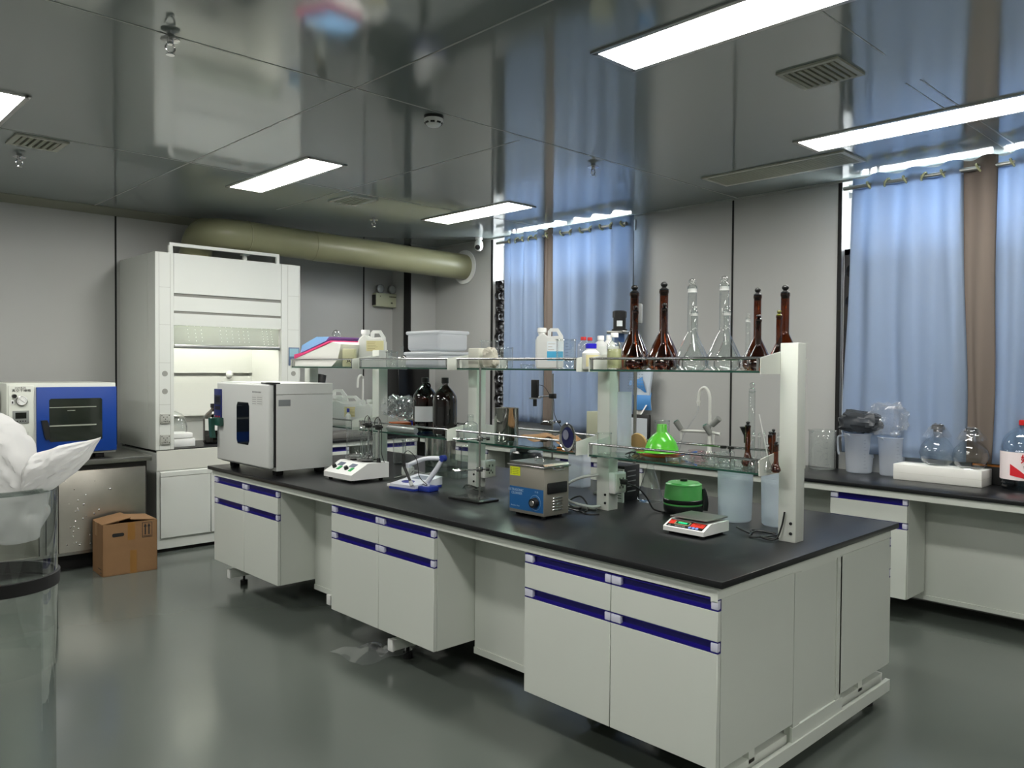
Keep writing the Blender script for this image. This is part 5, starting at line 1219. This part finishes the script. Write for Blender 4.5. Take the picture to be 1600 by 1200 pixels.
q = Vector((5.20, 2.475, T)); q = onz(1284, 733, T); beaker(q, 'large clear glass beaker on the window counter beside the milky jugs', ps(20, q), ps(61, q), tick=6)
def ppjug(c, label, r, h, hs):
    t = beaker(c, label, r, h, m=PP, taper=.85, tick=9, spout=True, name='measuring_jug', cat='jug')
    hy = hs; a = MB(); a.tube([(-.0, hy * r * .95, h * .90), (0, hy * r * 1.35, h * .91), (0, hy * r * 1.55, h * .84), (0, hy * r * 1.52, h * .55), (0, hy * r * 1.45, h * .42)], .007, 8); a.build('handle', PP, t); return t
q = onz(1342, 738, T); j1 = q; ppjug(q, 'milky measuring jug holding the black bag on the window counter', ps(22, q), ps(61, q), 1)
q = onz(1393, 743, T); ppjug(q, 'milky measuring jug left of the white foam slab', ps(20, q), ps(60, q), 1)
crumple('black_bag', 'bundled black plastic bag sitting on the milky measuring jug', 'bag', Vector((j1.x, j1.y - .02, T + ps(60, j1))), ps(20, j1), ps(32, j1), ps(17, j1), mat('bag_black_grey', '3c4045', .25), 5.5, amp=.22)
crumple('clear_bag', 'crumpled clear plastic bag behind the black bag', 'plastic bag', Vector((5.335, at(1390, 660, 'x', 5.335).y, at(1390, 683, 'x', 5.335).z)), .035, ps(27, j1), ps(22, j1), glass('bag_film', tint=(.95, .96, .97), edge=(.8, .82, .84), milk=.16, milkcol=(.9, .93, .97), rough=.06), 9.1, amp=.4)
q = at(1412, 748, 'z', T)
t = thing('foam_slab', 'thick white foam slab under two round flasks on the counter', 'foam slab', (5.20, 1.955, T), RZ)
MB().box(0, .50, 0, .20, 0, .098, bev=.004).build('block', FOAMW, t); MB().box(-.0005, .5005, -.0005, .2, .045, .0462).build('seam', mat('foam_seam', 'c6c6ba', .7), t)
def rflask(c, label, r, film):
    t = thing('round_flask', label, 'flask', c)
    MB().lathe([(0, .004), (r * .55, 0), (r * .85, r * .22), (r, r * .72), (r * .9, r * 1.15), (r * .62, r * 1.5), (r * .30, r * 1.72), (r * .26, r * 1.85), (r * .26, r * 2.15), (r * .32, r * 2.2)], n=40).build('flask_body', CLEAR, t)
    MB().lathe([(0, r * 2.0), (r * .24, r * 2.0), (r * .25, r * 2.15), (r * .40, r * 2.16), (r * .30, r * 2.42), (0, r * 2.44)], n=20).build('stopper', BLACK, t)
    def f(u, v):
        a = 2 * PI * u; rr = r * (.1 + .72 * v) * (1 + .25 * noise.noise(Vector((math.cos(a) * 2, math.sin(a) * 2, film)))); return Vector((rr * math.cos(a), rr * math.sin(a), r * 2.48 - r * .75 * v ** 1.6 + .012 * noise.noise(Vector((math.cos(a) * 4, math.sin(a) * 4, v * 4 + film)))))
    MB().grid(f, 40, 12).build('film_cover', FILM, t, ang=25); return t
zf = T + .099
q = onx(1465, 5.33, zf, 700); q.y = at(1465, 700, 'x', 5.33).y; rflask(q, 'round clear flask with film-wrapped black stopper, left on the foam slab', ps(26, q), 1.0)
q = onx(1517, 5.29, zf, 700); rflask(q, 'round clear flask with film-wrapped black stopper, right on the foam slab', ps(26, q), 4.0)
q = onx(1556, 5.40, T, 730); t = thing('black_pan', 'black object with orange stripe on the sill behind the foam slab', 'tray', (5.42, 1.43, T))
B(-.03, .03, -.10, .14, .0, .135, bev=.01).build('body', BLACK, t); B(-.032, -.030, -.09, .13, .11, .122).build('orange_stripe', mat('stripe_orange', 'e0852a', .4), t)
# water bottle
q = onz(1598, 764, T); t = thing('water_bottle', 'large clear water bottle with red and white label at right edge', 'water bottle', q)
r0 = ps(31, q); WB_ = glass('pet_bottle', tint=(.84, .91, .95), edge=(.4, .5, .55), blend=.4); hb = ps(108, q)
pr = [(0, .006), (r0 * .5, .002), (r0 * .88, .0), (r0 * .97, .016), (r0 * .92, .026), (r0 * .98, .036), (r0 * .93, .046), (r0, .058), (r0, .222), (r0 * .96, .228), (r0 * 1.0, .240), (r0 * .97, .258), (r0 * .90, .285), (r0 * .74, .318), (r0 * .48, .350), (r0 * .22, hb * .90), (r0 * .22, hb * .94)]
MB().lathe(pr, n=44).build('bottle_body', WB_, t)
MB().lathe([(r0 * .24, hb * .925), (r0 * .25, hb * .99), (r0 * .2, hb), (0, hb)], n=24).build('cap', mat('cap_red', 'c11f22', .4), t)
MB().tube([(-.0, .05, hb * .88), (0, .045, hb * .93), (0, 0, hb * .96), (0, -.045, hb * .93), (0, -.05, hb * .88)], .004, 8).build('carry_loop', mat('cap_red', 'c11f22', .4), t)
lb = MB().lathe([(r0 + .001, .060), (r0 + .001, .220)], n=44).build('label_sleeve', mat('label_pinkwhite', 'ece0e0', .5), t)
AA = math.atan2(-CF.y, -CF.x)
def swoosh(u0, w, z0, h_):
    MB().grid(lambda a, b: ((r0 + .0018) * math.cos(AA + u0 + w * a), (r0 + .0018) * math.sin(AA + u0 + w * a), z0 + h_ * (1 - a) ** .7 * (.25 + .75 * b) + (.0 if b else 0)), 14, 1).build('red_swoosh', RED, lb)
RED = mat('label_red', 'd3202c', .5)
swoosh(-1.15, .85, .064, .088); swoosh(.35, .8, .064, .06)
for k, ch in enumerate('娃哈哈'):
    aa = AA - .46 + k * .44
    text(ch, .052, RED, lb, ((r0 + .0022) * math.cos(aa), (r0 + .0022) * math.sin(aa), .180), rot=(PI / 2, 0, aa + PI / 2), bold=.001)
for k, ch in enumerate('饮用纯净水'):
    aa = AA - .50 + k * .20
    text(ch, .016, INK, lb, ((r0 + .002) * math.cos(aa), (r0 + .002) * math.sin(aa), .136), rot=(PI / 2, 0, aa + PI / 2))
# hanging tissue pack, green box, black items on the window wall
t = thing('tissue_pack', 'blue and white printed tissue pack hanging on the wall behind the rack', 'tissue pack', (5.40, at(994, 600, 'x', 5.40).y, 0))
TP = mat('tissue_pack_white', 'c4d0dc', .5); TB = mat('tissue_pack_blue', '4d8fd0', .45)
z0, z1 = at(994, 640, 'x', 5.4).z, at(994, 575, 'x', 5.4).z
o = MB().grid(lambda u, v: (-.02 * math.sin(PI * u) - .01 * math.sin(PI * v), .165 - .33 * u + .01 * math.sin(5 * v), z0 + (z1 - z0) * v), 16, 12).build('wrapper', TP, t); solid(o, .004)
MB().grid(lambda u, v: (-.021 * math.sin(PI * u) - .012 * math.sin(PI * v) - .004, .163 - .326 * u, z0 + (z1 - z0) * .42 * v), 14, 8).build('blue_print', TB, t)
MB().grid(lambda u, v: (-.016 - .012 * math.sin(PI * v) - .005, -.015 - .11 * u * (1 - .4 * v), z0 + (z1 - z0) * (.42 + .4 * v)), 8, 8).build('blue_print', TB, t)
m = MB()
for a, b, r in ((.05, .62, .022), (.02, .64, .026), (.0, .58, .018), (.07, .57, .016)): m.lathe([(0, .002), (r, 0)], n=18, M=Matrix.Translation((-.034, a, z0 + (z1 - z0) * b)) @ Matrix.Rotation(-PI / 2, 4, 'Y'))
m.build('cloud_print', mat('cloud_blue', '8fb8e4', .5), t)
m = MB()
for k in range(7):
    for j in range(8): m.box(-.028 - .012 * math.sin(PI * (.5 + k * .07)), -.027 - .010, .10 - j * .028, .115 - j * .028, z0 + (z1 - z0) * (.5 + .068 * k), z0 + (z1 - z0) * (.5 + .068 * k) + .005)
m.build('fine_print', mat('print_steel', '8798a8', .6), t)
MB().tube([(-.01, -.02, z1), (.03, -.01, z1 + .04), (.055, 0, z1 + .05)], .003).build('hanger', BLACK, t)
o = MB().grid(lambda u, v: (5.38 + .02 * math.sin(4 * u), at(1003, 650, 'x', 5.4).y + .07 - .13 * u * v - .02 * v, at(1003, 662, 'x', 5.4).z + (.16 * v) * (1) - .05 * u * (1 - v)), 10, 10).build('tissue_sheet', PAPER); solid(o, .001); tag(o, 'white tissue hanging below the blue tissue pack', 'tissue')
p = at(929, 690, 'x', 5.30)
o = B(-.10, .10, -.10, .10, 0, .31, bev=.006).build('switch_box', mat('box_olive', '9da08a', .5), loc=(5.33, at(938, 690, 'x', 5.3).y, T)); tag(o, 'olive grey box on the window counter behind the second post', 'box')
t = thing('picture_stand', 'black-framed white display board standing behind the tan disc', 'board', (5.36, at(1000, 690, 'x', 5.36).y, T))
B(-.012, .012, -.10, .10, 0, .30, bev=.003).build('frame', BLACK, t); B(-.014, -.0122, -.08, .085, .03, .27).build('board', mat('board_pale', 'b9c0c4', .5), t)
# back corner: black cabinet, blue and white dispenser, faucet
p = at(717, 600, 'y', 6.75)
t = thing('black_instrument', 'tall black instrument in the corner behind the amber bottles', 'instrument', (4.98, 6.66, T))
B(-.20, .20, 0, .22, 0, .66, bev=.008).build('case', mat('gloss_black', '0a0a0b', .2), t); MB().tube([(-.1, .05, .66), (-.14, .03, .72), (-.2, .05, .76)], .006).build('hose', BLACK, t)
p = at(727, 662, 'y', 6.5)
t = thing('water_dispenser', 'white and blue bench unit in the corner beside the third post', 'dispenser', (5.06, 6.46, T))
B(-.16, .16, 0, .17, 0, .13, bev=.006).build('base', mat('unit_blue', '20257a', .35), t)
B(-.165, .165, -.005, .175, .13, .16, bev=.01).build('tray', WHITE, t); MB().prism([(-.15, .16), (.02, .16), (-.02, .36), (-.05, .38), (-.13, .38)], .04, .14).build('column', WHITE, t)
m = MB()
m.tube([(-.15, -.003, .02), (0, -.003, .08), (.15, -.003, .10)], .005, 6); m.tube([(-.1, -.003, .12), (.0, -.003, .06), (.1, -.003, .01)], .004, 6); m.build('white_stripes', WHITE, t)
t = thing('lab_faucet', 'small white gooseneck faucet at the back wall beside an amber bottle', 'faucet', (4.48, 6.85, T))
m = MB(); m.cyl(0, 0, 0, .05, .025, 16); m.tube([(0, 0, .04), (0, 0, .52), (-.01, -.01, .57), (-.04, -.02, .59), (-.075, -.03, .56), (-.08, -.03, .47)], .012, 12); m.build('spout', FW, t)
t = thing('aspirator', 'small black-headed pump with yellow ring behind the drying oven', 'pump', (3.90, 6.70, T))
MB().cyl(0, 0, 0, .44, .05, 20).build('bottle_body', mat('grey_bottle', 'b9bbae', .5), t); MB().cyl(0, 0, .44, .46, .03, 16).build('yellow_ring', mat('yellow_ring', 'd9a52a', .5), t)
MB().rod((0, 0, .46), (.03, 0, .60), .045, 18, .04).build('head', BLACK, t)
for k, (x, z0_, w_, h_, lb) in enumerate(((3.82, 0, .22, .05, 'flat dark grey tray on the back worktop'),)):
    o = B(-w_, w_, -.14, .14, 0, h_, bev=.004).build('tray', mat('tray_grey', '6b6b67', .5), loc=(4.15, 6.68, T)); tag(o, lb, 'tray')
o = B(-.15, .15, -.1, .1, 0, .11, bev=.004).build('book', BLACK, loc=(4.62, 6.62, T)); tag(o, 'black case on the back worktop near the small faucet', 'case')
